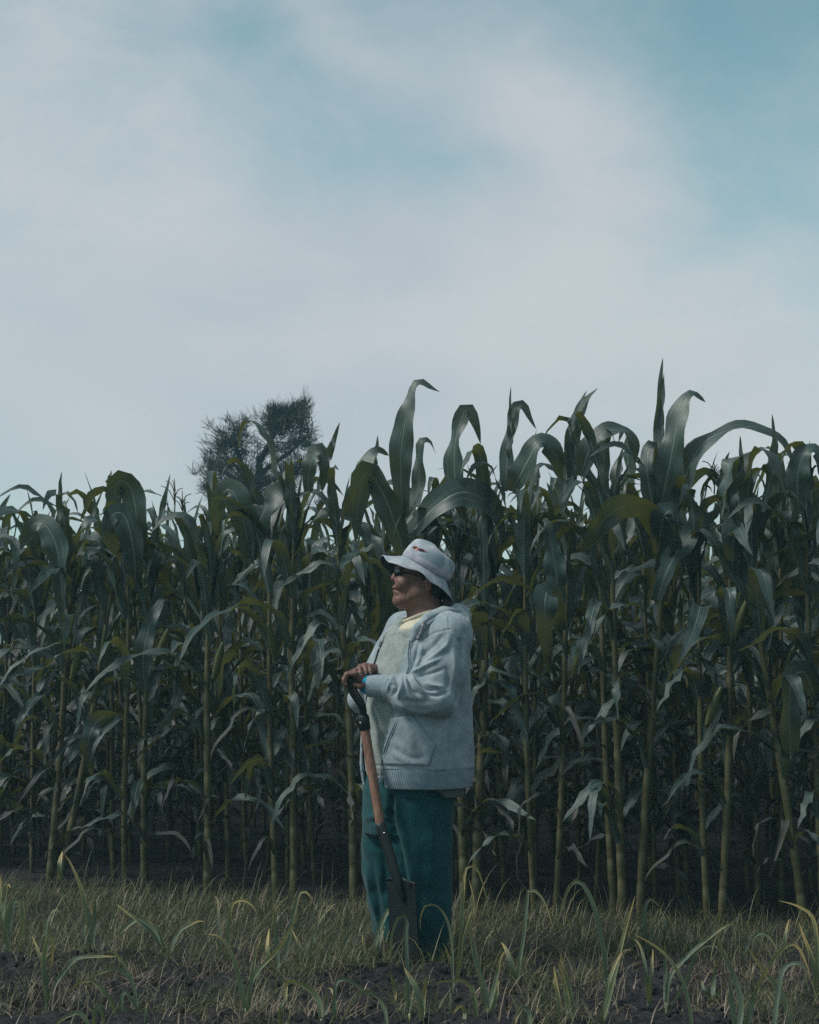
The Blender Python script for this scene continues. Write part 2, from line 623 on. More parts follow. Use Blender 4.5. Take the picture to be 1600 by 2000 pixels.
# ================================================================== grass
def blades(n, xr, yr, length, width, seed, keep=None, lean=0.7, droop=1.0, seg=4):
    """n thin blades in one array: verts, quads, uv"""
    rng = np.random.default_rng(seed)
    x = rng.uniform(*xr, n)
    y = rng.uniform(*yr, n)
    if keep is not None:
        k = keep(x, y, rng.random(n))
        x, y = x[k], y[k]
        n = len(x)
    L = length[0] + (length[1] - length[0]) * rng.random(n) ** 1.6
    W = rng.uniform(*width, n)
    a = rng.uniform(0, 2 * np.pi, n)
    e = np.pi / 2 - lean * rng.random(n)
    bend = droop * rng.random(n) * 1.8
    z = ground_height(x, y) - 0.006
    s = np.linspace(0, 1, seg + 1)
    P = np.zeros((n, seg + 1, 3))
    P[:, 0] = np.stack((x, y, z), 1)
    for i in range(1, seg + 1):
        ang = e - bend * s[i] ** 1.5
        st = np.stack((np.cos(a) * np.cos(ang), np.sin(a) * np.cos(ang), np.sin(ang)), 1)
        P[:, i] = P[:, i - 1] + st * (L / seg)[:, None]
    side = np.stack((-np.sin(a + rng.normal(0, .5, n)), np.cos(a), np.zeros(n)), 1)
    w = (W[:, None] * 0.5 * (1 - s ** 2 * 0.92))[:, :, None]
    V = np.stack((P - side[:, None] * w, P + side[:, None] * w), 2)      # n, seg+1, 2, 3
    V = V.reshape(-1, 3)
    base = (np.arange(n) * (seg + 1) * 2)[:, None]
    q = np.concatenate([np.array([[2 * i, 2 * i + 1, 2 * i + 3, 2 * i + 2]]) for i in range(seg)], 0)
    Q = (base[:, :, None] + q[None]).reshape(-1, 4)
    uvu = np.repeat(rng.random(n), (seg + 1) * 2)
    uvv = np.tile(np.repeat(s, 2), n)
    return V, Q, np.stack((uvu, uvv), 1)


def grass_material(name, stops, tw=0.3):
    m, t, out = material(name)
    uv = t.new('ShaderNodeUVMap')
    sep = t.new('ShaderNodeSeparateXYZ')
    t.l.new(uv.outputs[0], sep.inputs[0])
    cr = t.new('ShaderNodeValToRGB')
    el = cr.color_ramp.elements
    while len(el) < len(stops):
        el.new(0.5)
    for e, (p, c) in zip(el, stops):
        e.position = p
        e.color = (*c, 1)
    t.l.new(sep.outputs[0], cr.inputs[0])
    tip = t.mix(t.math('MULTIPLY', sep.outputs[1], 0.35), cr.outputs[0], (0.22, 0.20, 0.10))
    p = t.new('ShaderNodeBsdfPrincipled')
    t.put(p.inputs['Base Color'], tip)
    p.inputs['Roughness'].default_value = 0.5
    tr = t.new('ShaderNodeBsdfTranslucent')
    t.put(tr.inputs[0], tip)
    mx = t.new('ShaderNodeMixShader')
    mx.inputs[0].default_value = tw
    t.l.new(p.outputs[0], mx.inputs[1])
    t.l.new(tr.outputs[0], mx.inputs[2])
    t.l.new(mx.outputs[0], out.inputs[0])
    return m


M_GRASS = grass_material('grass_blade', [(0.0, (0.032, 0.056, 0.026)), (0.35, (0.060, 0.088, 0.032)), (0.62, (0.105, 0.115, 0.038)), (0.82, (0.06, 0.10, 0.055)), (0.92, (0.27, 0.23, 0.11)), (1.0, (0.42, 0.36, 0.21))])
M_STRAW = grass_material('straw_blade', [(0.0, (0.10, 0.075, 0.05)), (0.4, (0.17, 0.125, 0.08)), (0.75, (0.26, 0.20, 0.14)), (1.0, (0.36, 0.29, 0.22))], 0.1)


def build_grass():
    mb = MB()

    def strip(x, y, r):
        far = 8.95 - 0.37 * (x + 2.0) * 0.9
        k = (1 - tilled(x, y)) * (1 - sstep(far, far + 0.45, y))
        clump = fbm(np.stack((x * 3.5, y * 3.5, 0 * x), 1), 2)
        return r < k * (0.45 + 0.9 * sstep(0.3, 0.65, clump))
    V, Q, U = blades(52000, (-2.7, 2.5), (6.9, 9.8), (0.05, 0.18), (0.0016, 0.0036), 1, strip, 1.45, 1.5)
    mb.add(V, Q, None, U)
    V, Q, U = blades(4200, (-2.7, 2.5), (7.1, 9.3), (0.13, 0.30), (0.0022, 0.0046), 2, lambda x, y, r: strip(x, y, r * 1.2), 0.9, 1.3)
    mb.add(V, Q, None, U)
    # thin scatter of small blades on the bare soil
    V, Q, U = blades(24000, (-1.8, 1.8), (5.5, 7.4), (0.03, 0.20), (0.0018, 0.0036), 3,
                     lambda x, y, r: r < tilled(x, y) * sstep(0.46, 0.66, fbm(np.stack((x * 4 + 5, y * 4, 0 * x), 1), 2)), 1.0, 1.1)
    mb.add(V, Q, None, U)
    # tufts round the spade and the man's feet
    V, Q, U = blades(2600, (-.45, .40), (6.58, 7.25), (0.06, 0.24), (0.0018, 0.0040), 8, lambda x, y, r: r < .35 + .9 * sstep(.4, .65, fbm(np.stack((x * 9, y * 9, 0 * x), 1), 2)), 0.9, 1.2)
    mb.add(V, Q, None, U)
    obj('grass', mb.mesh('grass'), M_GRASS, kind='stuff', label='olive green grass growing between the soil and the corn')
    mb = MB()
    V, Q, U = blades(19000, (-1.8, 1.8), (5.5, 7.7), (0.03, 0.16), (0.0016, 0.0034), 4,
                     lambda x, y, r: r < tilled(x, y) * sstep(0.34, 0.60, fbm(np.stack((x * 3 + 9, y * 3 + 2, 0 * x), 1), 2)), 1.5, 0.7, 3)
    V[:, 2] += 0.004
    mb.add(V, Q, None, U)
    V, Q, U = blades(5000, (-2.7, 2.5), (7.2, 9.2), (0.06, 0.18), (0.0016, 0.0032), 6, strip, 1.3, 0.6, 3)
    mb.add(V, Q, None, U)
    obj('straw', mb.mesh('straw'), M_STRAW, kind='stuff', label='dry straw stems scattered over the soil and grass')


build_grass()


# ================================================================== far tree
def build_tree():
    D = 30.0
    rng = np.random.default_rng(11)
    g = at(505, 900, D)
    base = np.array((g[0], D, 0.0))
    root = empty('casuarina_tree', base, label='dark feathery tree rising behind the corn on the left', category='tree')
    bark, t, out = material('tree_bark')
    tc = t.new('ShaderNodeTexCoord')
    n = t.noise(t.mapping(tc.outputs['Object'], scale=(6, 6, 1)), 3.0, 5, 0.6)
    principled(t, out, t.mix(n, (0.035, 0.03, 0.028), (0.09, 0.075, 0.065)), 0.9, 0.2, bump=(n, 0.03, 0.7))
    fol, t, out = material('tree_needles')
    oi = t.new('ShaderNodeTexCoord')
    n = t.noise(oi.outputs['Object'], 1.6, 4, 0.6)
    principled(t, out, t.mix(n, (0.014, 0.021, 0.017), (0.034, 0.042, 0.030)), 0.7, 0.2)

    def T(px, py, dy=0.0):
        return at(px, py, D + dy) - base
    mb = MB()
    limbs = []

    def limb(pts, r0, r1, n=14):
        c = catmull(pts, n)
        mb.tube(c, np.linspace(r0, r1, n), 7)
        limbs.append((c, r1))
    limb([(0, 0, 0), T(500, 1120), T(498, 1000), T(505, 930), T(508, 890)], 0.15, 0.06)
    limb([T(500, 985), T(480, 925, .2), T(462, 870, .3), T(456, 826, .3)], 0.065, 0.015)
    limb([T(508, 900), T(530, 860, -.2), T(548, 820, -.2), T(575, 785, 0)], 0.06, 0.012)
    limb([T(503, 930), T(535, 905, .4), T(570, 880, .5), T(605, 850, .4)], 0.06, 0.012)
    limb([T(500, 960), T(460, 935, -.4), T(425, 915, -.5), T(408, 930, -.4)], 0.06, 0.012)
    limb([T(505, 950), T(540, 935, .2), T(580, 925, .3), T(610, 930, .3)], 0.05, 0.012)
    limb([T(480, 925), T(450, 900, .4), T(430, 872, .5)], 0.04, 0.012)
    limb([T(530, 860), T(530, 820, .3), T(522, 790, .3)], 0.04, 0.01)
    limb([T(548, 820), T(580, 815, -.4), T(608, 815, -.5)], 0.035, 0.01)
    limb([T(500, 985), T(450, 970, .6), T(405, 950, .4)], 0.06, 0.012)
    # twigs
    tips = []
    lob = [(455, 850, 42, 34, 1.1), (430, 880, 30, 28, 0.8), (415, 915, 26, 30, 0.7), (460, 893, 38, 38, 1.3), (440, 945, 50, 30, 1.2),
           (500, 938, 56, 34, 1.2), (560, 846, 40, 24, 0.55), (584, 866, 34, 16, .6), (546, 876, 28, 22, .45), (548, 915, 44, 32, .9),
           (590, 915, 30, 22, .7), (520, 960, 70, 30, 1.6), (594, 834, 18, 20, .35), (530, 840, 12, 20, .2)]
    allc = np.vstack([l[0] for l in limbs])
    for px, py, rx, ry, w in lob:
        for k in range(int(30 * w)):
            q = rng.normal(0, 0.56, 3)
            p = T(px + q[0] * rx, py + q[1] * ry, q[2] * 0.65)
            j = np.argmin(np.linalg.norm(allc - p, axis=1) + 0.35 * (allc[:, 2] > p[2]))
            a = allc[j]
            mid = (a + p) / 2 + rng.normal(0, 0.08, 3)
            c = catmull([a, mid, p], 5)
            mb.tube(c, np.linspace(0.010, 0.003, 5), 3, False)
            tips.append((p, p - a))
    for k in range(64):                     # wispy upright shoots at the top of the right half
        px = rng.uniform(518, 606)
        top = np.interp(px, [518, 530, 560, 590, 598, 606], [804, 794, 802, 784, 768, 798])
        a = T(px + (560 - px) * 0.25, rng.uniform(815, 850), rng.normal(0, .4))
        b = T(px + rng.normal(0, 5), top + abs(rng.normal(0, 16)), rng.normal(0, .4))
        c = catmull([a, (a + b) / 2 + rng.normal(0, .05, 3), b], 6)
        mb.tube(c, np.linspace(0.012, 0.004, 6), 3, False)
        for q in c[1:6]:
            tips.append((q, (b - a) * 9))
    obj('trunk', mb.mesh('trunk'), bark, root)
    # needle sprays: many thin blades at each tip
    V, Q = [], []
    n = 0
    for p, d in tips:
        wisp = np.linalg.norm(d) > 3
        d = d / (np.linalg.norm(d) + 1e-6)
        m = rng.integers(5, 10) if wisp else rng.integers(20, 32)
        u = rng.normal(0, 0.45, (m, 3)) + d * 0.6 + (0, 0, 0.55)
        u /= np.linalg.norm(u, axis=1)[:, None]
        L = rng.uniform(0.09, 0.27, m)[:, None]
        s = np.cross(u, rng.normal(0, 1, (m, 3)))
        s = s / np.linalg.norm(s, axis=1)[:, None] * 0.0045
        o = p + rng.normal(0, 0.035, (m, 3))
        e = o + u * L - np.array((0, 0, 1)) * (L ** 2) * 0.5
        v = np.stack((o - s, o + s, e + s * .4, e - s * .4), 1).reshape(-1, 3)
        V.append(v)
        Q.append(np.arange(m * 4).reshape(-1, 4) + n)
        n += m * 4
    me = mesh_np('crown', np.vstack(V), np.vstack(Q), smooth=False)
    obj('crown', me, fol, root)


build_tree()
# ================================================================== corn
rngc = np.random.default_rng(2024)
LN = 17


def leaf_shape(L, W, e0, bend, s0, sw, twist, yaw, ripple, rng, fold0=0.75, fold1=0.18, crumple=0.0, wmax=0.3):
    """one corn leaf from the origin, growing towards +X; returns a mesh"""
    s = np.linspace(0, 1, LN)
    sg = 1 / (1 + np.exp(-(s - s0) / sw))
    sg = (sg - sg[0]) / (sg[-1] - sg[0])
    el = e0 - bend * sg
    if crumple:
        el = el + crumple * np.sin(s * rng.uniform(9, 16) + rng.uniform(0, 6)) * s
    yw = yaw * s ** 1.5 + (crumple * 0.8) * np.sin(s * 8 + rng.uniform(0, 6))
    step = np.stack((np.cos(el) * np.cos(yw), np.cos(el) * np.sin(yw), np.sin(el)), 1) * L / (LN - 1)
    P = np.vstack((np.zeros(3), np.cumsum((step[1:] + step[:-1]) / 2, 0)))
    roll = twist * s ** 1.2
    side0 = np.stack((-np.sin(yw), np.cos(yw), np.zeros(LN)), 1)
    tan = step / np.linalg.norm(step, axis=1)[:, None]
    up = np.cross(tan, side0)
    side = side0 * np.cos(roll)[:, None] + up * np.sin(roll)[:, None]
    w = 0.5 * W * np.minimum(1, 0.5 + 0.5 * (s / wmax)) * np.clip(1 - s ** 2.6, 0, 1) ** 0.8
    fold = fold1 + (fold0 - fold1) * np.exp(-s / 0.14)
    f = rng.uniform(2.4, 5.0)
    env = np.sin(np.pi * np.clip(s * 1.05, 0, 1)) ** 0.8
    rip = [ripple * env * np.sin(2 * np.pi * (f * s + rng.random())) + 0.4 * ripple * env * np.sin(2 * np.pi * (2.3 * f * s + rng.random())) for _ in (0, 1)]
    V, Q, U = ribbon(P, side, w, fold, rip)
    return mesh_np('corn_leaf', V, Q, None, U)


LIB = {}


def make_library():
    r = rngc
    LIB['whorl'] = [leaf_shape(r.uniform(.45, .78), r.uniform(.050, .082), R(r.uniform(78, 89)), R(r.choice([4, 10, 20, 30, 100, 140])), r.uniform(.6, .88), .05, r.uniform(-.9, .9), r.uniform(-.4, .4), .006, r, 1.1, .55) for _ in range(14)]
    LIB['upper'] = [leaf_shape(r.uniform(.60, .90), r.uniform(.066, .098), R(r.uniform(64, 82)), R(r.uniform(88, 168)), r.uniform(.38, .78), r.uniform(.03, .12), r.uniform(-1.5, 1.5), r.uniform(-.7, .7), r.uniform(.010, .022), r, crumple=r.uniform(0, .12)) for _ in range(28)]
    LIB['upright'] = [leaf_shape(r.uniform(.50, .70), r.uniform(.06, .085), R(r.uniform(72, 86)), R(r.uniform(10, 50)), r.uniform(.5, .8), .08, r.uniform(-1.5, 1.5), r.uniform(-.6, .6), .010, r, crumple=r.uniform(0, .1)) for _ in range(8)]
    LIB['middle'] = [leaf_shape(r.uniform(.66, .95), r.uniform(.070, .100), R(r.uniform(48, 72)), R(r.uniform(80, 155)), r.uniform(.30, .62), r.uniform(.04, .16), r.uniform(-1.5, 1.5), r.uniform(-.8, .8), r.uniform(.012, .024), r, crumple=r.uniform(0, .18)) for _ in range(26)]
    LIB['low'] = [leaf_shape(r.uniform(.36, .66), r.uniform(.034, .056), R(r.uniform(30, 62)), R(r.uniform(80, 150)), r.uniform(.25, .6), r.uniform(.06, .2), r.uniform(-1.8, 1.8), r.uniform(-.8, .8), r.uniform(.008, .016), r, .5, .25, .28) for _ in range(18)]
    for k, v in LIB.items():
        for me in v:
            me.materials.append(M_LOWLEAF if k == 'low' else M_LEAF)


make_library()


def stalk_mesh(H, r0, nodes, rng):
    """slightly zigzag stem with swollen nodes and clasping sheaths"""
    zs, rs, uv = [], [], []
    for i, z in enumerate(nodes):
        rr = r0 * (1 - 0.62 * (z / H) ** 1.8)
        nxt = nodes[i + 1] if i + 1 < len(nodes) else H
        g = nxt - z
        for fr, k, dk in ((-0.014, .98, 0.1), (-0.004, 1.05, .8), (0.006, 1.05, 0.5), (0.016, 1.01, 0.1)):
            zs.append(z + fr)
            rs.append(rr * k)
            uv.append(dk)
        if rng.random() < 0.75:                      # sheath wraps the lower part of the internode
            zs += [z + g * 0.2, z + g * 0.68, z + g * 0.70]
            rs += [rr * 1.06, rr * 1.08, rr * 1.0]
            uv += [0, 0.0, 0.25]
        else:
            zs += [z + g * 0.3, z + g * 0.6]
            rs += [rr * 0.96, rr * 0.94]
            uv += [0, 0]
    zs, rs, uv = np.array([-0.08] + zs + [H]), np.array([r0 * 1.1] + rs + [r0 * 0.25]), np.array([0.4] + uv + [0])
    o = np.argsort(zs)
    zs, rs, uv = zs[o], rs[o], uv[o]
    ph = rng.uniform(0, 6, 2)
    wob = np.stack((np.sin(zs * 3.1 + ph[0]) - np.sin(ph[0]), np.sin(zs * 2.6 + ph[1]) - np.sin(ph[1])), 1) * 0.008
    P = np.stack((wob[:, 0], wob[:, 1], zs), 1)
    V, Q, T = tube_mesh(P, rs, 10)
    uvv = np.concatenate((np.repeat(uv, 10), [0, 0]))
    me = mesh_np('corn_stalk', V, Q, T, np.stack((np.zeros(len(uvv)), uvv), 1))
    me.materials.append(M_STALK)
    return me


STALKS = []
for _k in range(9):
    _n = [0.05]
    while _n[-1] < 1.62:
        _n.append(_n[-1] + rngc.uniform(.125, .19) * (0.8 if _n[-1] < .3 else 1))
    STALKS.append((stalk_mesh(1.78, rngc.uniform(.0165, .0215), _n, rngc), _n))

LEAF_COUNT = [0]


def corn_plant(x, y, hs, plane, rng, label, group, lean=(0, 0), bare=0.0, thick=1.0, detail=1.0, skip_top=False, whorl_n=None):
    """hs = height scale (1 = 2.1 m to the leaf tips); plane = azimuth of its two leaf ranks"""
    me, nodes = STALKS[rng.integers(len(STALKS))]
    root = empty('corn_plant', (x, y, gz(x, y) if y < 9.4 else 0.0), label=label, category='corn plant', group=group)
    root.rotation_euler = (-lean[1], lean[0], 0)
    st = obj('stalk', me, None, root)
    st.scale = (thick, thick, hs)
    st.rotation_euler = (0, 0, rng.uniform(0, 6.28))

    def put(kind, z, a, sc):
        l = obj('leaf', LIB[kind][rng.integers(len(LIB[kind]))], None, root)
        l.location = (0.008 * math.cos(a), 0.008 * math.sin(a), z)
        l.rotation_euler = (rng.normal(0, .06), rng.normal(0, .06), a)
        l.scale = (sc, sc * rng.choice([-1, 1]) if False else sc, sc)
        LEAF_COUNT[0] += 1
        return l
    for i, z in enumerate(nodes):
        a = plane + (math.pi if i % 2 else 0) + rng.normal(0, .42)
        q = z / 1.78
        if i == 0:
            continue
        if .10 < q < .44 and rng.random() < (.78 + .4 * q if detail >= 1 else .6):
            put('middle', z * hs + .08, a, rng.uniform(.45, .72) + .25 * q)
        if q < 0.44:
            if rng.random() < .85 * (1 - bare):
                put('low', z * hs + .06, a + rng.normal(0, .6), rng.uniform(.75, 1.15) * (0.75 + 0.6 * q))
            if detail >= 1 and rng.random() < .35:
                put('low', z * hs + .02, a + rng.uniform(1, 2.4), rng.uniform(.6, 1.0))
        elif q < 0.70:
            if rng.random() < 0.97:
                put('middle', z * hs + .10, a, rng.uniform(.72, 1.0))
                if detail >= 1 and rng.random() < .6:
                    put('middle', z * hs + .03, a + rng.uniform(.8, 2.2), rng.uniform(.6, .85))
        else:
            if not (skip_top and q > .8):
                put('upright' if detail < 5 and group != ROW_G and rng.random() < .2 else 'upper', z * hs + .12, a, rng.uniform(.78, 1.0))
                if detail >= 1 and rng.random() < .6:
                    put('upper', z * hs + .05, a + rng.uniform(.8, 2.2), rng.uniform(.65, .9))
    if not skip_top:
        n = whorl_n if whorl_n is not None else rng.integers(3, 6)
        for k in range(n):
            put('whorl', (1.66 + .03 * k) * hs, plane + k * 2.4 + rng.normal(0, .4), rng.uniform(.7, 1.0) * (1 - .08 * k) * (.8 if group == ROW_G else 1))
        put('upper', 1.70 * hs, plane + rng.normal(0, .5), rng.uniform(.5, .7))
    return root


def row_depth(px):
    """depth of the corn edge seen at photo column px"""
    return ground_at(px, 1724 + 0.055 * px)[1]


# ---- the front row, read off the photo: base column, (column at height row), height scale, label
ROW_G = 'corn plants along the edge of the field'
FRONT = [
    (-60, (-45, 1300), .98, 'corn plant cut by the left edge of the picture'),
    (103, (124, 1300), 1.02, 'stout corn plant near left edge, grey leaf arching left'),
    (122, (178, 1380), .98, 'thin corn plant whose stalk tilts right beside the stout stalk near the left edge'),
    (250, (246, 1400), 1.04, 'corn plant with a straight thin stalk and broad folded top leaf, left of the tree'),
    (286, (290, 1300), .95, 'corn plant carrying a yellowish upright leaf sheath halfway up, left of the tree'),
    (408, (413, 1320), .95, 'corn plant with a thick twin-looking stalk below the left side of the tree'),
    (541, (531, 1350), 1.03, 'corn plant with a straight tan stalk just right of the tree, beside another stalk'),
    (576, (575, 1280), 1.06, 'corn plant with a narrow spear-like top leaf just right of the tree'),
    (692, (678, 1450), 1.03, 'corn plant whose stalk runs just left of the man\'s trousers'),
    (790, (786, 1200), 1.16, 'corn plant behind the man with a tall wavy top leaf above his hat'),
    (905, (898, 1400), 1.02, 'corn plant right behind the man\'s back with leaves spreading past his hood'),
    (928, (940, 1400), 1.06, 'corn plant right of the man\'s jacket hem with a looped top leaf'),
    (1040, (1032, 1400), 1.02, 'slim corn plant between the man and the thick pale stalk'),
    (1082, (1104, 1350), 1.10, 'thick corn plant with a long hanging pale leaf, right of the man'),
    (1194, (1186, 1400), 1.07, 'left one of two thin corn stalks standing close together, right of the man'),
    (1212, (1200, 1350), 1.09, 'right one of two thin corn stalks standing close together, right of the man'),
    (1244, (1284, 1250), 1.15, 'tallest corn plant, its leaning stalk topped by a spike and long arching leaf'),
    (1374, (1372, 1450), 1.02, 'corn plant with a brownish stalk beside the second stalk from the right'),
    (1402, (1424, 1250), 1.06, 'corn plant with an upright yellow green stalk and drooping top leaves, right side'),
    (1562, (1498, 1330), 1.0, 'corn plant whose stalk tilts left near the right edge of the field'),
    (1598, (1592, 1400), 1.04, 'corn plant at the right edge with a large hanging grey leaf'),
    (1690, (1680, 1400), 1.04, 'corn plant cut by the right edge of the picture'),
]
FRONT_ROOTS = []
for bx, (tx, ty), hs, lab in FRONT:
    D = row_depth(bx)
    b = at(bx, 1300, D)
    bz = b[0]
    top = at(tx, ty, D)
    lean = math.atan2(top[0] - bz, top[2])
    r = np.random.default_rng(abs(bx) * 7 + 3)
    root = corn_plant(bz, D, hs * r.uniform(.985, 1.0) * (1.0 if bx < 50 else .965 if bx < 350 else 1), r.uniform(-.5, .5) + (0 if r.random() < .6 else .9), r, lab, ROW_G, (lean, r.normal(0, .015)), bare=.15, thick=r.uniform(.85, 1.12), skip_top=bx in (790, 1082, 1244))
    FRONT_ROOTS.append((bx, D, root))

# ---- the rows behind
pA, pB = np.array((at(-400, 1300, row_depth(-400))[0], row_depth(-400))), np.array((at(2000, 1300, row_depth(2000))[0], row_depth(2000)))
u = (pB - pA) / np.linalg.norm(pB - pA)
nrm = np.array((-u[1], u[0]))
ROWLAB = ['corn plant in the second row, half hidden by the stalks in front',
          'corn plant in the third row, seen between nearer leaves',
          'corn plant in the shaded fourth row inside the field',
          'corn plant in the dark fifth row deep inside the field',
          'corn plant in the dark sixth row deep inside the field',
          'corn plant in the dark seventh row deep inside the field',
          'corn plant in the dark eighth row deep inside the field']
ROWN = ['second', 'third', 'fourth', 'fifth', 'sixth', 'seventh', 'eighth']
ORD = ['first', 'second', 'third', 'fourth', 'fifth', 'sixth', 'seventh', 'eighth', 'ninth', 'tenth', 'eleventh', 'twelfth', 'thirteenth', 'fourteenth', 'fifteenth', 'sixteenth', 'seventeenth',
       'eighteenth', 'nineteenth', 'twentieth', 'twenty-first', 'twenty-second']
EDGE = sorted(bx for bx, *_ in FRONT if 0 < bx < 1600)


def gap_label(rowname, p, seen):
    """which gap between the front stalks a plant behind shows in"""
    px = to_px(np.array([[p[0], p[1], 1.0]]))[0][0]
    i = sum(px > e for e in EDGE)
    if px < 0 or px > 1600:
        where = 'beyond the %s edge of the picture' % ('left' if px < 0 else 'right')
    elif i == 0:
        where = 'left of all the front stalks'
    elif i == len(EDGE):
        where = 'right of all the front stalks'
    else:
        where = 'behind the gap after the %s front stalk from left' % ORD[i - 1]
    seen[where] = seen.get(where, 0) + 1
    k = seen[where]
    extra = '' if k == 1 else ', second along' if k == 2 else ', third along' if k == 3 else ', fourth along'
    return '%s-row corn plant %s%s' % (rowname, where, extra)


off = [.55, 1.15, 1.8, 2.45, 3.1, 3.75, 4.4]
for k in range(7):
    length = np.linalg.norm(pB - pA) + 0.6 * k
    n = [27, 32, 34, 31, 30, 30, 30][k]
    seen = {}
    for i in range(n):
        r = np.random.default_rng(1000 * (k + 1) + i + 400)
        p = pA - u * 0.3 * k + u * length * (i + r.uniform(.1, .9)) / n + nrm * (off[k] + r.normal(0, .07))
        corn_plant(p[0], p[1], r.uniform(.88, .99) + .05 * (p[0] > .0), r.uniform(0, 3.14), r, gap_label(ROWN[k], p, seen) if k < 2 else ROWLAB[k], 'corn plants in the %s row' % ROWN[k],
                   (r.normal(0, .035), r.normal(0, .03)), bare=.1, thick=r.uniform(.62, .85), detail=1.0 if k < 3 else .8)


# ---- the rest of the field, too deep to tell plants apart: one mass
def corn_mass():
    r = np.random.default_rng(77)
    mb = MB()
    sm = MB()
    keep_i = [0, 2, 4, 6, 8, 10, 12, 14, 16]

    def thin(me):
        V = np.zeros(len(me.vertices) * 3, np.float32)
        me.vertices.foreach_get('co', V)
        V = V.reshape(LN, 5, 3)[keep_i][:, [0, 2, 4]]
        return V.reshape(-1, 3)
    n, m = len(keep_i), 3
    i, j = np.meshgrid(np.arange(n - 1), np.arange(m - 1), indexing='ij')
    a = (i * m + j).ravel()
    Q = np.stack((a, a + 1, a + m + 1, a + m), 1)
    U = np.stack((np.tile([0, .5, 1], n), np.repeat(np.linspace(0, 1, n), m)), 1)
    lib = {k: [thin(me) for me in v] for k, v in LIB.items()}
    for k in range(18):
        o = 5.1 + .72 * k
        length = np.linalg.norm(pB - pA) + .6 * (7 + k)
        cnt = 44 if k < 8 else 34
        spots = [pA - u * .3 * (7 + k) + u * length * (q + r.random()) / cnt + nrm * (o + r.normal(0, .08)) for q in range(cnt)]
        if k < 11:              # the same field beyond both ends of the rows
            for e in range(13):
                v = .12 + .19 * (e + r.random()) / 1.0
                spots.append(pA - u * (.25 * k + v) + nrm * (.62 * k - .1 + r.normal(0, .08)))
                spots.append(pB + u * (.25 * k + v) + nrm * (.62 * k - .1 + r.normal(0, .08)))
        for p in spots:
            hs = r.uniform(.88, 1.02)
            pl = r.uniform(0, 3.14)
            sm.tube(np.array([(p[0], p[1], -.02), (p[0] + r.normal(0, .03), p[1], .9), (p[0] + r.normal(0, .05), p[1], 1.78 * hs)]), [.022, .018, .006], 5, False)
            for z in np.arange(.35, 1.85, .105):
                kind = 'low' if z < .7 else 'middle' if z < 1.25 else 'upper' if z < 1.75 else 'whorl'
                L = lib[kind][r.integers(len(lib[kind]))] * r.uniform(.8, 1.05)
                an = pl + (math.pi if int(z / .105) % 2 else 0) + r.normal(0, .45)
                c, s_ = math.cos(an), math.sin(an)
                mb.add(np.stack((L[:, 0] * c - L[:, 1] * s_ + p[0], L[:, 0] * s_ + L[:, 1] * c + p[1], L[:, 2] + z * hs), 1), Q, None, U)
    root = obj('corn_field', mb.mesh('corn_field'), M_LEAF, kind='stuff', label='mass of corn stretching away behind the rows that can be told apart')
    obj('stalks', sm.mesh('corn_field_stalks'), M_STALK, root, kind='stuff')


corn_mass()


# ---- leaves that make the outline against the sky, read off the photo (columns, rows)
def leaf_from(points, width_px, D, bulge=0.0, roll=0.3, roll1=None, name='leaf', n=26, ripple=.015, fold0=.5, fold1=.14, wmax=.3, taper=2.6, seed=1):
    """leaf mesh (world space) along photo points at depth D, bulging towards the viewer by bulge metres half-way"""
    r = np.random.default_rng(seed)
    c = catmull(np.array(points, float), n)
    s = np.linspace(0, 1, n)
    Y = D - bulge * np.sin(np.pi * s) ** 1.0
    P = np.array([at(c[i, 0], c[i, 1], Y[i]) for i in range(n)])
    tan = np.gradient(P, axis=0)
    tan /= np.linalg.norm(tan, axis=1)[:, None]
    dep = np.array((0, 1, 0.0))
    inpl = np.cross(tan, dep)
    inpl /= np.linalg.norm(inpl, axis=1)[:, None] + 1e-9
    ro = roll + ((roll1 if roll1 is not None else roll) - roll) * s
    side = inpl * np.cos(ro)[:, None] + dep * np.sin(ro)[:, None]
    W = width_px / FPX * D / max(.45, abs(math.cos(roll)))
    w = 0.5 * W * np.minimum(1, 0.45 + 0.55 * s / wmax) * np.clip(1 - s ** taper, 0, 1) ** .8
    w = w * (1 + (.12 * np.sin(s * r.uniform(9, 15) + r.uniform(0, 6)) if ripple > .005 else 0))
    ro2 = (.35 * np.sin(s * r.uniform(5, 9) + r.uniform(0, 6)) if ripple > .005 else 0 * s)
    side = side * np.cos(ro2)[:, None] + np.cross(tan, side) * np.sin(ro2)[:, None]
    fold = fold1 + (fold0 - fold1) * np.exp(-s / .12)
    env = np.sin(np.pi * s)
    f = r.uniform(2.2, 4.6)
    rip = [ripple * env * np.sin(2 * np.pi * (f * s + r.random())) for _ in (0, 1)]
    V, Q, U = ribbon(P, side, w, fold, rip)
    return V, Q, U


def world_child(name, V, Q, U, mat, root, T=None):
    """child mesh given in world coordinates"""
    rot = root.rotation_euler.to_matrix()
    inv = np.array(rot.inverted())
    V = (np.asarray(V) - np.array(root.location)) @ inv.T
    me = mesh_np(name, V, Q, T, U)
    return obj(name, me, mat, root)


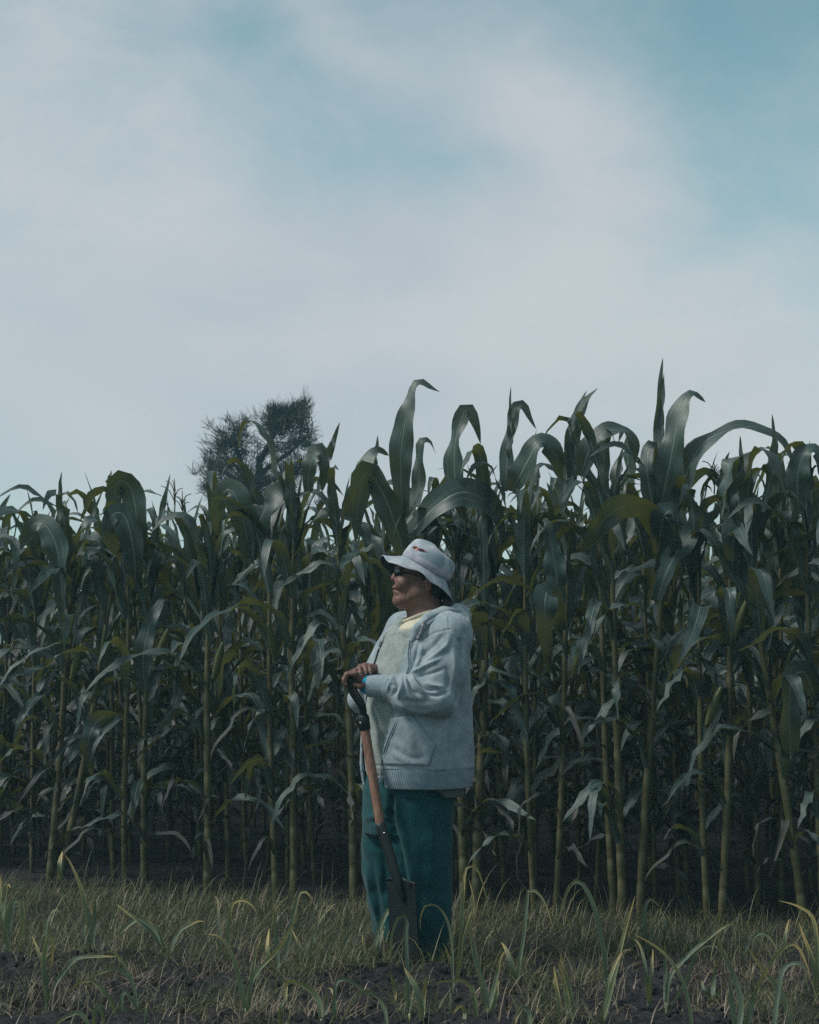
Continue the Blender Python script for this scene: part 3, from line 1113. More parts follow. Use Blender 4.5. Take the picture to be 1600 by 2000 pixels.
ROOT_OF = {bx: (D, r) for bx, D, r in FRONT_ROOTS}
HERO = [  # plant, points, width px, bulge, roll, roll1
    (790, [(787, 1010), (783, 930), (784, 870), (795, 805), (808, 758), (822, 747), (842, 757), (860, 766)], 40, .05, .15, .5),
    (790, [(786, 1030), (815, 960), (820, 900), (822, 865), (838, 862), (852, 888)], 18, .0, .9, .7),
    (790, [(790, 1080), (760, 990), (735, 940), (712, 925), (700, 985), (695, 1060)], 46, .12, .5, .2),
    (790, [(788, 1060), (850, 990), (905, 960), (960, 990), (990, 1060)], 46, .15, .6, .3),
    (928, [(905, 1010), (888, 930), (890, 860), (905, 808), (916, 800), (930, 830), (939, 868)], 30, .05, .5, .3),
    (1040, [(985, 960), (990, 905), (997, 850), (1004, 803), (1020, 792), (1034, 815), (1048, 839)], 26, .0, .25, .6),
    (1040, [(996, 950), (996, 870), (996, 800), (998, 754)], 9, .0, .2, .2),
    (1040, [(1000, 960), (1030, 900), (1055, 862), (1080, 880), (1100, 940)], 38, .10, .5, .2),
    (1082, [(1098, 990), (1108, 920), (1120, 860), (1128, 815), (1146, 782), (1169, 756)], 28, .0, .2, .5),
    (1082, [(1100, 1000), (1118, 930), (1112, 850), (1140, 775), (1147, 762)], 18, .0, .4, .2),
    (1082, [(1092, 1180), (1085, 1110), (1070, 1025), (1058, 1018)], 38, .05, .1, .1),
    (1082, [(1096, 1230), (1084, 1180), (1072, 1150), (1064, 1175), (1066, 1240), (1073, 1318)], 40, .18, .1, .1),
    (1212, [(1135, 930), (1150, 880), (1172, 848), (1195, 839), (1225, 842), (1238, 868), (1241, 908)], 34, .05, .5, .5),
    (1244, [(1284, 1020), (1283, 920), (1287, 820), (1290, 745), (1295, 697)], 20, .0, .1, .1),
    (1244, [(1287, 1010), (1287, 900), (1293, 800), (1297, 728)], 13, .0, .5, .3),
    (1244, [(1285, 1010), (1303, 930), (1318, 850), (1332, 790), (1350, 768), (1366, 776), (1379, 786)], 50, .06, .1, .5),
    (1244, [(1289, 1020), (1325, 965), (1352, 900), (1380, 860), (1430, 838), (1480, 834), (1525, 860), (1552, 908)], 40, .1, .55, .9),
    (1244, [(1283, 1040), (1262, 995), (1225, 986), (1190, 1005), (1160, 1045), (1135, 1080)], 40, .22, .7, .3),
    (1244, [(1284, 1080), (1296, 1010), (1312, 1000), (1318, 1060), (1312, 1110)], 34, .15, .5, .2),
    (1244, [(1282, 1010), (1268, 950), (1262, 890), (1275, 868), (1280, 900)], 30, .08, .2, .3),
    (1244, [(1284, 1170), (1310, 1100), (1360, 1030), (1400, 1000), (1395, 980)], 36, .1, .5, .5),
    (1402, [(1430, 1130), (1432, 1060), (1445, 990), (1460, 965), (1475, 1010), (1483, 1075)], 40, .1, .2, .2),
    (1598, [(1490, 1000), (1505, 930), (1512, 860), (1508, 808)], 16, .0, .2, .2),
    (1598, [(1560, 1000), (1558, 930), (1570, 885), (1595, 880), (1600, 930)], 40, .05, .3, .4),
    (1562, [(1440, 1000), (1447, 930), (1446, 850)], 12, .0, .2, .2),
    (1598, [(1592, 1360), (1570, 1312), (1546, 1330), (1540, 1400), (1545, 1460), (1538, 1520)], 46, .15, .15, .1),
    (576, [(622, 960), (638, 900), (652, 860), (664, 824)], 15, .0, .2, .2),
    (576, [(602, 960), (604, 920), (612, 890), (628, 884), (633, 915), (630, 960)], 30, .05, .2, .2),
    (692, [(680, 1010), (705, 940), (722, 890), (740, 879), (760, 890)], 34, .08, .4, .6),
    (692, [(725, 930), (735, 890), (738, 850)], 10, .0, .2, .2),
    (103, [(122, 1180), (118, 1120), (108, 1060), (85, 1022), (60, 1030), (40, 1075)], 44, .15, .4, .2),
    (103, [(118, 1060), (116, 1000), (120, 920)], 12, .0, .2, .2),
    (250, [(262, 1120), (268, 1030), (258, 960), (240, 938), (226, 950), (222, 1010), (232, 1060)], 46, .12, .1, .15),
    (250, [(265, 1150), (262, 1080), (245, 1010), (222, 1003), (212, 1040), (238, 1100)], 44, .18, .15, .15),
    (286, [(283, 1350), (280, 1280), (292, 1220), (312, 1180), (325, 1155)], 34, .08, .1, .4),
    (286, [(285, 1130), (300, 1060), (318, 990), (333, 925)], 13, .03, .2, .2),
    (250, [(215, 960), (212, 945), (218, 918)], 8, .0, .2, .2),
    (286, [(240, 1400), (215, 1400), (190, 1408), (172, 1450), (180, 1518)], 30, .15, .3, .1),
    (408, [(490, 1100), (475, 1010), (450, 955), (425, 985), (420, 1050)], 44, .1, .3, .2),
    (408, [(490, 1090), (510, 1010), (545, 960), (570, 975), (580, 1040)], 44, .1, .3, .2),
]
for k, (bx, pts, w, bul, ro, ro1) in enumerate(HERO):
    D, root = ROOT_OF[bx]
    V, Q, U = leaf_from(pts, w * 1.2, D - .04 - .01 * (k % 4), bul, ro, ro1, seed=k)
    world_child('leaf', V, Q, U, M_LEAF, root)


# tassels that show among the top leaves of a few plants
def tassel(bx, px, py, h, seed):
    D, root = ROOT_OF[bx]
    r = np.random.default_rng(seed)
    mb = MB()
    base = at(px, py + h, D + .02)
    tip = at(px, py, D + .02)
    mb.tube(catmull([base, (base + tip) / 2 + (.004, 0, 0), tip], 8), np.linspace(.004, .0022, 8), 5)
    L = np.linalg.norm(tip - base)
    for k in range(8):
        p = base + (tip - base) * r.uniform(.25, .7)
        a = r.uniform(0, 6.28)
        d = np.array((math.cos(a) * .5, math.sin(a) * .5, .9)) * L * r.uniform(.35, .6)
        mb.tube(catmull([p, p + d * .6, p + d + (d[0] * .3, d[1] * .3, -.02)], 7), np.linspace(.0026, .0022, 7), 4)
    V, Q, T = np.vstack(mb.v), np.vstack(mb.q), np.vstack(mb.t)
    world_child('tassel', V, Q, np.full((len(V), 2), .35), M_STALK, root, T)


tassel(286, 341, 935, 70, 1)
tassel(286, 356, 958, 55, 2)
tassel(1212, 1140, 900, 60, 3)
tassel(1402, 1395, 905, 60, 4)


# young husk-wrapped ears on some front stalks
def ear(bx, px, py, tilt, size, seed):
    D, root = ROOT_OF[bx]
    p0 = at(px, py, D - .02)
    ax = np.array((math.sin(tilt), -.25, math.cos(tilt)))
    ax /= np.linalg.norm(ax)
    s = np.linspace(0, 1, 12)
    P_ = p0 + ax * (s[:, None] * .24 * size) + np.array((0, -.02, 0)) * (s[:, None] ** 2)
    rad = .026 * size * np.clip(np.sin(np.pi * (s * .86 + .10)), .05, 1) ** .8
    V, Q, T = tube_mesh(P_, rad, 12)
    uv = np.concatenate((np.stack((np.tile(np.linspace(0, 1, 12), 12), np.repeat(s * .6, 12)), 1), [[.5, 0], [.5, .6]]))
    world_child('ear_husk', V, Q, uv, M_HUSK, root, T)


M_HUSK = leaf_material('corn_husk', (0.085, 0.105, 0.035), (0.14, 0.15, 0.050), (0.20, 0.21, 0.10), (0.2, 0.2, 0.03), 0.2, 0.5, veins=40, ribw=.01)
for k, q in enumerate([(286, 272, 1330, .12, 1.15), (286, 305, 1300, .35, .9), (408, 418, 1330, .25, .9), (541, 540, 1290, -.2, .85), (1402, 1436, 1250, .25, .9), (1374, 1380, 1420, .3, .85), (1082, 1118, 1330, .25, .9), (103, 140, 1330, .3, .9)]):
    ear(*q, seed=k)
# ================================================================== strap-leaved plants on the bare soil
SPROUTS = [  # base (column,row), leaves as photo points from the base up, width px, label
    ((10, 1862), [[(12, 1860), (10, 1810), (22, 1768), (34, 1757), (44, 1775), (40, 1840), (36, 1900)], [(14, 1860), (20, 1800), (30, 1765), (45, 1790)]], 11, 'strap-leaved plant with one leaf folded into a hoop, by the left edge'),
    ((2, 1800), [[(3, 1800), (2, 1740), (3, 1705)], [(6, 1800), (14, 1730), (22, 1735)]], 9, 'strap-leaved plant with a blunt upright leaf in the grass at the left edge'),
    ((92, 1962), [[(92, 1960), (88, 1900), (72, 1850), (62, 1826)], [(92, 1960), (85, 1890), (92, 1840), (100, 1823), (104, 1850), (98, 1900)], [(93, 1960), (110, 1920), (140, 1880), (165, 1869), (230, 1868)]], 11, 'strap-leaved plant of three spreading leaves on bare soil, lower left'),
    ((172, 1868), [[(174, 1868), (172, 1800), (160, 1740), (140, 1690), (126, 1668)], [(120, 1720), (117, 1690), (122, 1662)], [(176, 1868), (184, 1800), (186, 1742)], [(170, 1868), (164, 1820), (170, 1800), (182, 1802)]], 12, 'tallest strap-leaved plant on the left, its dark leaf leaning up over the grass'),
    ((92, 1880), [[(90, 1880), (92, 1810), (104, 1780), (112, 1778), (128, 1800)]], 8, 'strap-leaved plant with a single bowed pale leaf in the grass, far left'),
    ((325, 1872), [[(322, 1868), (300, 1820), (275, 1794), (262, 1798), (235, 1820), (208, 1850)], [(326, 1868), (312, 1820), (290, 1796), (262, 1790)], [(330, 1868), (350, 1820), (385, 1800), (400, 1800)], [(322, 1868), (300, 1825), (260, 1790), (226, 1765)]], 10, 'strap-leaved plant with four arching leaves spreading both ways, left of centre'),
    ((268, 1990), [[(266, 1985), (262, 1930), (240, 1895), (218, 1892), (168, 1912)], [(270, 1985), (260, 1920), (232, 1868), (212, 1857), (198, 1866)]], 10, 'strap-leaved plant with two leaves bowing left over straw, lower left'),
    ((235, 2002), [[(236, 2000), (238, 1950), (246, 1937), (262, 1960), (282, 1990)], [(234, 2000), (215, 1950), (185, 1918), (160, 1917), (125, 1940)]], 12, 'strap-leaved plant with a sharply kinked pale leaf at the bottom, lower left'),
    ((190, 2030), [[(185, 2020), (186, 1975), (194, 1962), (202, 1990), (204, 2020)], [(182, 2025), (160, 1980), (130, 1985), (100, 2010)]], 12, 'strap-leaved plant cut by the bottom edge, lower left'),
    ((290, 2020), [[(286, 2015), (284, 1980), (288, 1957)]], 6, 'small upright yellowed leaf at the bottom, left of centre'),
    ((480, 1990), [[(480, 1988), (484, 1940), (505, 1895), (545, 1850), (590, 1775)], [(480, 1985), (470, 1930), (455, 1870), (430, 1830), (402, 1824)], [(482, 1988), (490, 1920), (500, 1860), (512, 1825)], [(484, 1996), (500, 1985), (525, 1960)]], 10, 'strap-leaved plant with one very long leaf leaning right, bottom left of the man'),
    ((438, 1890), [[(436, 1890), (445, 1830), (450, 1780), (458, 1762), (475, 1758), (492, 1768), (502, 1785)], [(432, 1885), (428, 1810), (426, 1760), (418, 1751)]], 8, 'strap-leaved plant with a hooked yellow-tipped leaf in front of the grass, left of the man'),
    ((545, 1912), [[(544, 1910), (540, 1840), (536, 1790), (531, 1763)], [(545, 1910), (560, 1850), (575, 1780), (585, 1748), (596, 1741), (612, 1758)], [(543, 1910), (524, 1860), (526, 1812)]], 11, 'strap-leaved plant with a blunt upright leaf and a bowed one, left of the man'),
    ((598, 1910), [[(598, 1908), (602, 1870), (616, 1820), (630, 1790), (655, 1765)], [(598, 1908), (606, 1880), (615, 1868)], [(598, 1908), (590, 1860), (570, 1815)]], 7, 'thin strap-leaved plant on bare soil just left of the shovel'),
    ((628, 2010), [[(626, 2005), (625, 1960), (610, 1935), (585, 1920), (562, 1916), (556, 1930), (555, 1960)]], 12, 'strap-leaved plant bowing left over bare soil at the bottom, left of the man'),
    ((560, 2020), [[(545, 2010), (548, 1970), (558, 1950), (562, 1925)]], 7, 'narrow curled leaf sprouting at the bottom, left of the man'),
    ((645, 2010), [[(636, 2005), (637, 1960), (638, 1930)], [(655, 2000), (656, 1960), (648, 1932), (637, 1930)]], 9, 'strap-leaved plant of two leaves forming a narrow arch, bottom, left of the shovel'),
    ((735, 2030), [[(758, 2010), (752, 1970), (735, 1945), (712, 1935), (690, 1955), (660, 2005)], [(650, 2000), (655, 1930), (662, 1915), (680, 1914), (710, 1935), (738, 1962)]], 10, 'strap-leaved plant with crossing bowed leaves at the bottom, below the shovel'),
    ((730, 1888), [[(728, 1885), (735, 1840), (748, 1800), (762, 1775), (790, 1762), (818, 1766), (830, 1785), (828, 1820), (820, 1855)], [(732, 1888), (742, 1840), (752, 1808)], [(722, 1890), (712, 1850), (708, 1825)]], 9, 'strap-leaved plant right at the shovel blade with a leaf arching across the blade'),
    ((800, 2000), [[(797, 2000), (796, 1900), (794, 1830), (796, 1795), (788, 1786), (776, 1795), (764, 1835), (763, 1900)], [(765, 1900), (772, 1950), (758, 1960)]], 11, 'strap-leaved plant with a broad leaf bent down in front of the shovel blade'),
    ((670, 1908), [[(672, 1908), (670, 1860), (678, 1830), (692, 1815), (712, 1810)]], 7, 'pale strap leaf bowing right over dry grass, left of the shovel blade'),
    ((880, 1960), [[(884, 1940), (884, 1860), (875, 1800), (858, 1772), (842, 1766), (828, 1772), (820, 1800), (824, 1822)], [(886, 1940), (884, 1890), (870, 1850), (864, 1840)]], 8, 'strap-leaved plant with a leaf looping in front of the man\'s trouser leg'),
    ((890, 1935), [[(890, 1930), (898, 1850), (903, 1780), (907, 1710), (914, 1692), (926, 1690), (940, 1715), (955, 1775)], [(892, 1930), (905, 1840), (918, 1790), (924, 1773)], [(892, 1930), (908, 1830), (925, 1770), (916, 1715)]], 8, 'yellow-green strap-leaved plant rising tall beside the man\'s right trouser leg'),
    ((953, 1990), [[(953, 1985), (945, 1930), (930, 1880), (920, 1820), (922, 1790)], [(954, 1985), (968, 1920), (978, 1870), (990, 1855)], [(952, 1985), (935, 1900), (933, 1885)], [(955, 1988), (968, 1950), (974, 1912)]], 12, 'strap-leaved plant with four leaves on bare soil, right of the man\'s feet'),
    ((930, 2010), [[(932, 2005), (928, 1950), (912, 1917), (880, 1915), (845, 1920)]], 11, 'strap-leaved plant with a leaf bowed flat leftwards, bottom, right of the man'),
    ((1010, 1935), [[(1010, 1930), (1015, 1880), (1024, 1820), (1030, 1760), (1032, 1738), (1045, 1740), (1062, 1760), (1078, 1805), (1084, 1825)], [(1010, 1930), (1000, 1880), (985, 1848), (978, 1840)], [(1012, 1930), (1035, 1910), (1072, 1897)]], 11, 'strap-leaved plant with a tall leaf bent over sharply, midway right of the man'),
    ((830, 2010), [[(826, 2005), (828, 1950), (834, 1905)], [(824, 2005), (816, 1940), (790, 1890)]], 13, 'strap-leaved plant with a stout upright blunt leaf at the bottom, below the man'),
    ((1105, 2020), [[(1118, 2010), (1108, 1950), (1098, 1900), (1088, 1876)], [(1122, 2010), (1112, 1930), (1098, 1890), (1095, 1860)], [(1095, 2010), (1090, 1950), (1086, 1920), (1082, 1885)]], 12, 'strap-leaved plant of three stiff leaves at the bottom, below the two thin stalks'),
    ((1182, 1935), [[(1182, 1930), (1180, 1870), (1172, 1820), (1160, 1770), (1140, 1728), (1122, 1720), (1108, 1740), (1095, 1780), (1087, 1815)], [(1182, 1930), (1195, 1900), (1206, 1870)]], 13, 'strap-leaved plant with a broad tall leaf hooped to the left, below the tallest corn plant'),
    ((1172, 2020), [[(1172, 2015), (1180, 1960), (1192, 1910), (1215, 1860), (1240, 1855)], [(1174, 2015), (1195, 1930), (1220, 1820), (1242, 1745)]], 9, 'strap-leaved plant with a long yellow-tipped spear leaf, right of the hooped one'),
    ((1266, 1965), [[(1266, 1960), (1262, 1900), (1255, 1860), (1245, 1838), (1233, 1833)], [(1268, 1960), (1272, 1900), (1275, 1860), (1274, 1852)]], 10, 'strap-leaved plant with an orange dried leaf standing beside a green one'),
    ((1268, 1860), [[(1268, 1858), (1275, 1810), (1282, 1785), (1290, 1774)], [(1262, 1850), (1258, 1790), (1265, 1760), (1276, 1758), (1288, 1772)], [(1296, 1850), (1298, 1800), (1290, 1776)]], 8, 'strap-leaved plant with a brown broken tip against the grass, right of centre'),
    ((1302, 1975), [[(1300, 1970), (1300, 1900), (1298, 1834)], [(1302, 1975), (1308, 1910), (1340, 1870), (1380, 1835), (1426, 1804), (1442, 1815)], [(1304, 1975), (1340, 1915), (1360, 1860), (1390, 1846), (1405, 1856)]], 10, 'strap-leaved plant with a long leaf leaning right to a pale tip, right side'),
    ((1350, 2030), [[(1352, 2020), (1345, 1960), (1325, 1900), (1290, 1855), (1235, 1822)]], 9, 'strap-leaved plant with one long narrow leaf leaning left at the bottom, right side'),
    ((1392, 1958), [[(1392, 1955), (1396, 1900), (1404, 1870)], [(1392, 1955), (1405, 1935), (1418, 1922)], [(1390, 1955), (1375, 1930), (1370, 1915)]], 8, 'short strap-leaved plant fanning out on bare soil, right side'),
    ((1440, 2030), [[(1442, 2020), (1448, 1960), (1432, 1900), (1412, 1860), (1400, 1820)], [(1436, 2020), (1428, 1950), (1424, 1900)]], 15, 'strap-leaved plant with a broad dark leaf leaning left at the bottom, right side'),
    ((1455, 2030), [[(1452, 2020), (1462, 1960), (1485, 1920), (1502, 1885), (1530, 1850), (1550, 1843), (1565, 1860), (1585, 1910)], [(1456, 2020), (1475, 1940), (1495, 1900), (1503, 1882)]], 11, 'strap-leaved plant with a leaf hooped to the right and a yellow blade, lower right'),
    ((1545, 2030), [[(1548, 2020), (1530, 1950), (1500, 1905), (1480, 1880), (1460, 1850)], [(1510, 2020), (1520, 1940), (1530, 1895), (1550, 1880), (1570, 1890), (1590, 1930)]], 12, 'strap-leaved plant with two bowed leaves at the bottom, lower right corner'),
    ((1535, 1885), [[(1533, 1880), (1534, 1830), (1540, 1800), (1545, 1794)], [(1445, 1900), (1452, 1860), (1472, 1830), (1490, 1823), (1505, 1835), (1525, 1865)]], 7, 'strap-leaved plant with a thin upright leaf in the grass, lower right'),
    ((1594, 1960), [[(1594, 1955), (1588, 1880), (1570, 1830), (1560, 1800)], [(1600, 1960), (1598, 1900), (1590, 1800), (1560, 1770), (1518, 1758)]], 12, 'strap-leaved plant with a long pale leaf arching left at the right edge'),
    ((905, 2020), [[(905, 2010), (908, 1975), (898, 1965), (884, 1980)], [(1020, 2010), (1018, 1975), (1022, 1966), (1036, 1985), (1040, 2010)]][:1], 9, 'short curled strap-leaved sprout at the bottom, below the man'),
    ((1030, 2030), [[(1036, 2020), (1034, 1980), (1022, 1966), (1010, 1985), (1005, 2005)]], 11, 'short strap-leaved sprout bent left at the bottom edge, right of the man'),
]


def build_sprouts():
    for k, (b, leaves, w, lab) in enumerate(SPROUTS):
        r = np.random.default_rng(500 + k)
        g = ground_at(b[0], b[1])
        gzv = gz(g[0], g[1])
        root = empty('strap_leaf_plant', (g[0], g[1], gzv), label=lab, category='plant', group='strap-leaved plants on the tilled soil')
        for j, pts in enumerate(leaves):
            D = g[1] + r.normal(0, .012)
            pts = [tuple(p) for p in pts]
            V, Q, U = leaf_from(pts, w * r.uniform(.70, .95), D, r.uniform(-.05, .06), r.uniform(.2, .7) * r.choice([-1, 1]), r.uniform(-.3, .9), n=20, ripple=.0015, fold0=.7, fold1=.35, wmax=.12, taper=3.0, seed=k * 9 + j)
            # let the first leaf points reach down into the soil
            world_child('leaf', V, Q, U, M_SPROUT, root)
        # short sheath where the leaves come out of the soil
        p0 = at(b[0], b[1], g[1])
        st = catmull([p0 + (0, 0, -.05), p0 + (0.002, 0, .01), p0 + (0, 0, .035)], 6)
        V, Q, T = tube_mesh(st, np.array([.008, .008, .0075, .007, .0065, .005]) * (w / 10), 7)
        world_child('stem', V, Q, np.full((len(V), 2), .2), M_SPROUT, root, T)


build_sprouts()
# ================================================================== the man
YM = 7.10                       # depth at which he stands
K = YM / FPX                    # metres per photo pixel there


def P(px, py, dy=0.0):
    """point seen at the photo pixel, dy metres behind (+) or before (-) the man's middle"""
    return at(px, py, YM + dy)


class Grid:
    """signed distance field on a (possibly uneven) grid"""
    def __init__(s, lo, hi, h, zs=None):
        s.ax = [np.arange(lo[k], hi[k] + h, h).astype(np.float32) for k in range(3)]
        if zs is not None:
            s.ax[2] = np.asarray(zs, np.float32)
        s.h = h
        s.D = np.full([len(a) for a in s.ax], 0.5, np.float32)

    def _slice(s, lo, hi):
        sl, xs = [], []
        for k in range(3):
            a = np.searchsorted(s.ax[k], lo[k])
            b = np.searchsorted(s.ax[k], hi[k], 'right')
            sl.append(slice(a, b))
            xs.append(s.ax[k][a:b])
        X = xs[0][:, None, None]
        Y = xs[1][None, :, None]
        Z = xs[2][None, None, :]
        return tuple(sl), X, Y, Z

    def add(s, prim, k=0.0):
        f, lo, hi = prim
        m = k + 4 * s.h
        sl, X, Y, Z = s._slice(lo - m, hi + m)
        if any(q.start >= q.stop for q in sl):
            return
        d = f(X, Y, Z)
        a = s.D[sl]
        if k > 0:
            h = np.clip(0.5 + 0.5 * (a - d) / k, 0, 1)
            s.D[sl] = a * (1 - h) + d * h - k * h * (1 - h)
        else:
            s.D[sl] = np.minimum(a, d)

    def cut(s, prim, k=0.0):
        f, lo, hi = prim
        m = k + 4 * s.h
        sl, X, Y, Z = s._slice(lo - m, hi + m)
        if any(q.start >= q.stop for q in sl):
            return
        d = -f(X, Y, Z)
        a = s.D[sl]
        if k > 0:
            h = np.clip(0.5 - 0.5 * (a - d) / k, 0, 1)
            s.D[sl] = a * (1 - h) + d * h + k * h * (1 - h)
        else:
            s.D[sl] = np.maximum(a, d)

    def mesh(s, smooth=2):
        """surface nets"""
        D = s.D
        ins = D < 0
        nx, ny, nz = D.shape
        c = np.zeros((nx - 1, ny - 1, nz - 1), np.int8)
        for dx in (0, 1):
            for dy in (0, 1):
                for dz in (0, 1):
                    c += ins[dx:nx - 1 + dx, dy:ny - 1 + dy, dz:nz - 1 + dz]
        act = (c > 0) & (c < 8)
        I, J, L = np.nonzero(act)
        idx = -np.ones(act.shape, np.int32)
        idx[I, J, L] = np.arange(len(I))
        acc = np.zeros((len(I), 3))
        cnt = np.zeros(len(I))
        cor = [(dx, dy, dz) for dx in (0, 1) for dy in (0, 1) for dz in (0, 1)]
        for a in cor:
            for ax in range(3):
                if a[ax] == 0:
                    b = list(a)
                    b[ax] = 1
                    va = D[I + a[0], J + a[1], L + a[2]]
                    vb = D[I + b[0], J + b[1], L + b[2]]
                    cr = (va < 0) != (vb < 0)
                    t = np.where(cr, va / np.where(cr, va - vb, 1), 0)
                    pa = np.stack((s.ax[0][I + a[0]], s.ax[1][J + a[1]], s.ax[2][L + a[2]]), 1)
                    pb = np.stack((s.ax[0][I + b[0]], s.ax[1][J + b[1]], s.ax[2][L + b[2]]), 1)
                    acc += np.where(cr[:, None], pa + (pb - pa) * t[:, None], 0)
                    cnt += cr
        V = acc / cnt[:, None]
        Qs = []
        for ax in range(3):
            o1, o2 = [(1, 2), (2, 0), (0, 1)][ax]
            sl0 = [slice(1, -1)] * 3
            sl0[ax] = slice(0, -1)
            sl1 = list(sl0)
            sl1[ax] = slice(1, None)
            a = ins[tuple(sl0)]
            b = ins[tuple(sl1)]
            for flip, msk in ((0, a & ~b), (1, ~a & b)):
                p = np.argwhere(msk)
                if not len(p):
                    continue
                for k in range(3):
                    if k != ax:
                        p[:, k] += 1
                q = []
                for u, v in ((0, 0), (1, 0), (1, 1), (0, 1)):
                    r = p.copy()
                    r[:, o1] -= 1 - u
                    r[:, o2] -= 1 - v
                    q.append(idx[r[:, 0], r[:, 1], r[:, 2]])
                q = np.stack(q, 1)
                Qs.append(q[:, ::-1] if flip else q)
        Q = np.vstack(Qs)
        Q = Q[(Q >= 0).all(1)]
        for _ in range(smooth):
            V = V * 0.5 + 0.5 * _nb_mean(V, Q)
        return V, Q


def _nb_mean(V, Q):
    s = np.zeros_like(V)
    n = np.zeros(len(V))
    for a, b in ((0, 1), (1, 2), (2, 3), (3, 0)):
        for k in range(3):
            s[:, k] += np.bincount(Q[:, a], V[Q[:, b], k], len(V)) + np.bincount(Q[:, b], V[Q[:, a], k], len(V))
        n += np.bincount(Q[:, a], minlength=len(V)) + np.bincount(Q[:, b], minlength=len(V))
    return s / np.maximum(n, 1)[:, None]


def normals(V, Q):
    fn = np.cross(V[Q[:, 2]] - V[Q[:, 0]], V[Q[:, 3]] - V[Q[:, 1]])
    N = np.zeros_like(V)
    for a in range(4):
        for k in range(3):
            N[:, k] += np.bincount(Q[:, a], fn[:, k], len(V))
    return N / (np.linalg.norm(N, axis=1)[:, None] + 1e-12)


def cone(a, b, ra, rb=None):
    a, b = np.asarray(a, float), np.asarray(b, float)
    rb = ra if rb is None else rb
    ba = b - a
    L2 = max(float(ba @ ba), 1e-9)

    def f(X, Y, Z):
        t = np.clip(((X - a[0]) * ba[0] + (Y - a[1]) * ba[1] + (Z - a[2]) * ba[2]) / L2, 0, 1)
        d = np.sqrt((X - a[0] - t * ba[0]) ** 2 + (Y - a[1] - t * ba[1]) ** 2 + (Z - a[2] - t * ba[2]) ** 2)
        return d - (ra + (rb - ra) * t)
    r = max(ra, rb)
    return f, np.minimum(a, b) - r, np.maximum(a, b) + r


def ball(c, r):
    return cone(c, np.asarray(c) + 1e-5, r)


def ell(c, r, M=None):
    """ellipsoid; rows of M are its axes"""
    c = np.asarray(c, float)
    r = np.asarray(r, float)
    M = np.eye(3) if M is None else np.asarray(M, float)

    def f(X, Y, Z):
        x, y, z = X - c[0], Y - c[1], Z - c[2]
        q = [M[k][0] * x + M[k][1] * y + M[k][2] * z for k in range(3)]
        k0 = np.sqrt((q[0] / r[0]) ** 2 + (q[1] / r[1]) ** 2 + (q[2] / r[2]) ** 2)
        k1 = np.sqrt((q[0] / r[0] ** 2) ** 2 + (q[1] / r[1] ** 2) ** 2 + (q[2] / r[2] ** 2) ** 2) + 1e-6
        return k0 * (k0 - 1) / k1
    m = r.max()
    return f, c - m, c + m


def rotz(a):
    return np.array([[math.cos(a), math.sin(a), 0], [-math.sin(a), math.cos(a), 0], [0, 0, 1]])


PHI = R(30)                                                  # chest turned this far from pure profile towards the viewer
FWD = np.array((-math.cos(PHI), -math.sin(PHI), 0))          # where the chest faces
LEFT = np.array((math.sin(PHI), -math.cos(PHI), 0))          # his left, the near side


def rings(rows):
    """rows of (photo row, centre column, dy, front-back radius, side radius) -> arrays over z, sorted upward"""
    r = []
    for py, pc, dy, rf, rl in rows:
        c = P(pc, py, dy)
        r.append((c[2], c[0], c[1], rf, rl))
    r.sort()
    return np.array(r, float)


def trunk_sdf(rows, n=2.3, grow=0.0, top=None, bottom=None):
    A = rings(rows)

    def f(X, Y, Z):
        z = Z.ravel()
        cx, cy, rf, rl = [np.interp(z, A[:, 0], A[:, k])[None, None, :] for k in (1, 2, 3, 4)]
        rf, rl = rf + grow, rl + grow
        x, y = X - cx, Y - cy
        a = np.abs(x * FWD[0] + y * FWD[1]) / rf
        b = np.abs(x * LEFT[0] + y * LEFT[1]) / rl
        d = ((a ** n + b ** n) ** (1 / n) - 1) * np.minimum(rf, rl)
        zt = A[-1, 0] if top is None else top
        zb = A[0, 0] if bottom is None else bottom
        return np.maximum(d, np.maximum(Z - zt, zb - Z))
    R_ = max(A[:, 3].max(), A[:, 4].max()) * 1.3 + grow
    lo = np.array((A[:, 1].min() - R_, A[:, 2].min() - R_, A[0, 0]))
    hi = np.array((A[:, 1].max() + R_, A[:, 2].max() + R_, A[-1, 0]))
    return f, lo, hi


# ---- sculpting by strokes read off the photo: ridges (+) and creases (-) on the side that faces the viewer
def seg_dist(p, line):
    L = np.asarray(line, float)
    best = np.full(len(p), 1e9)
    tt = np.zeros(len(p))
    for i in range(len(L) - 1):
        a, b = L[i], L[i + 1]
        ab = b - a
        t = np.clip(((p - a) @ ab) / max(ab @ ab, 1e-9), 0, 1)
        d = np.linalg.norm(p - a - t[:, None] * ab, axis=1)
        m = d < best
        best[m] = d[m]
        tt[m] = (i + t[m]) / (len(L) - 1)
    return best, tt


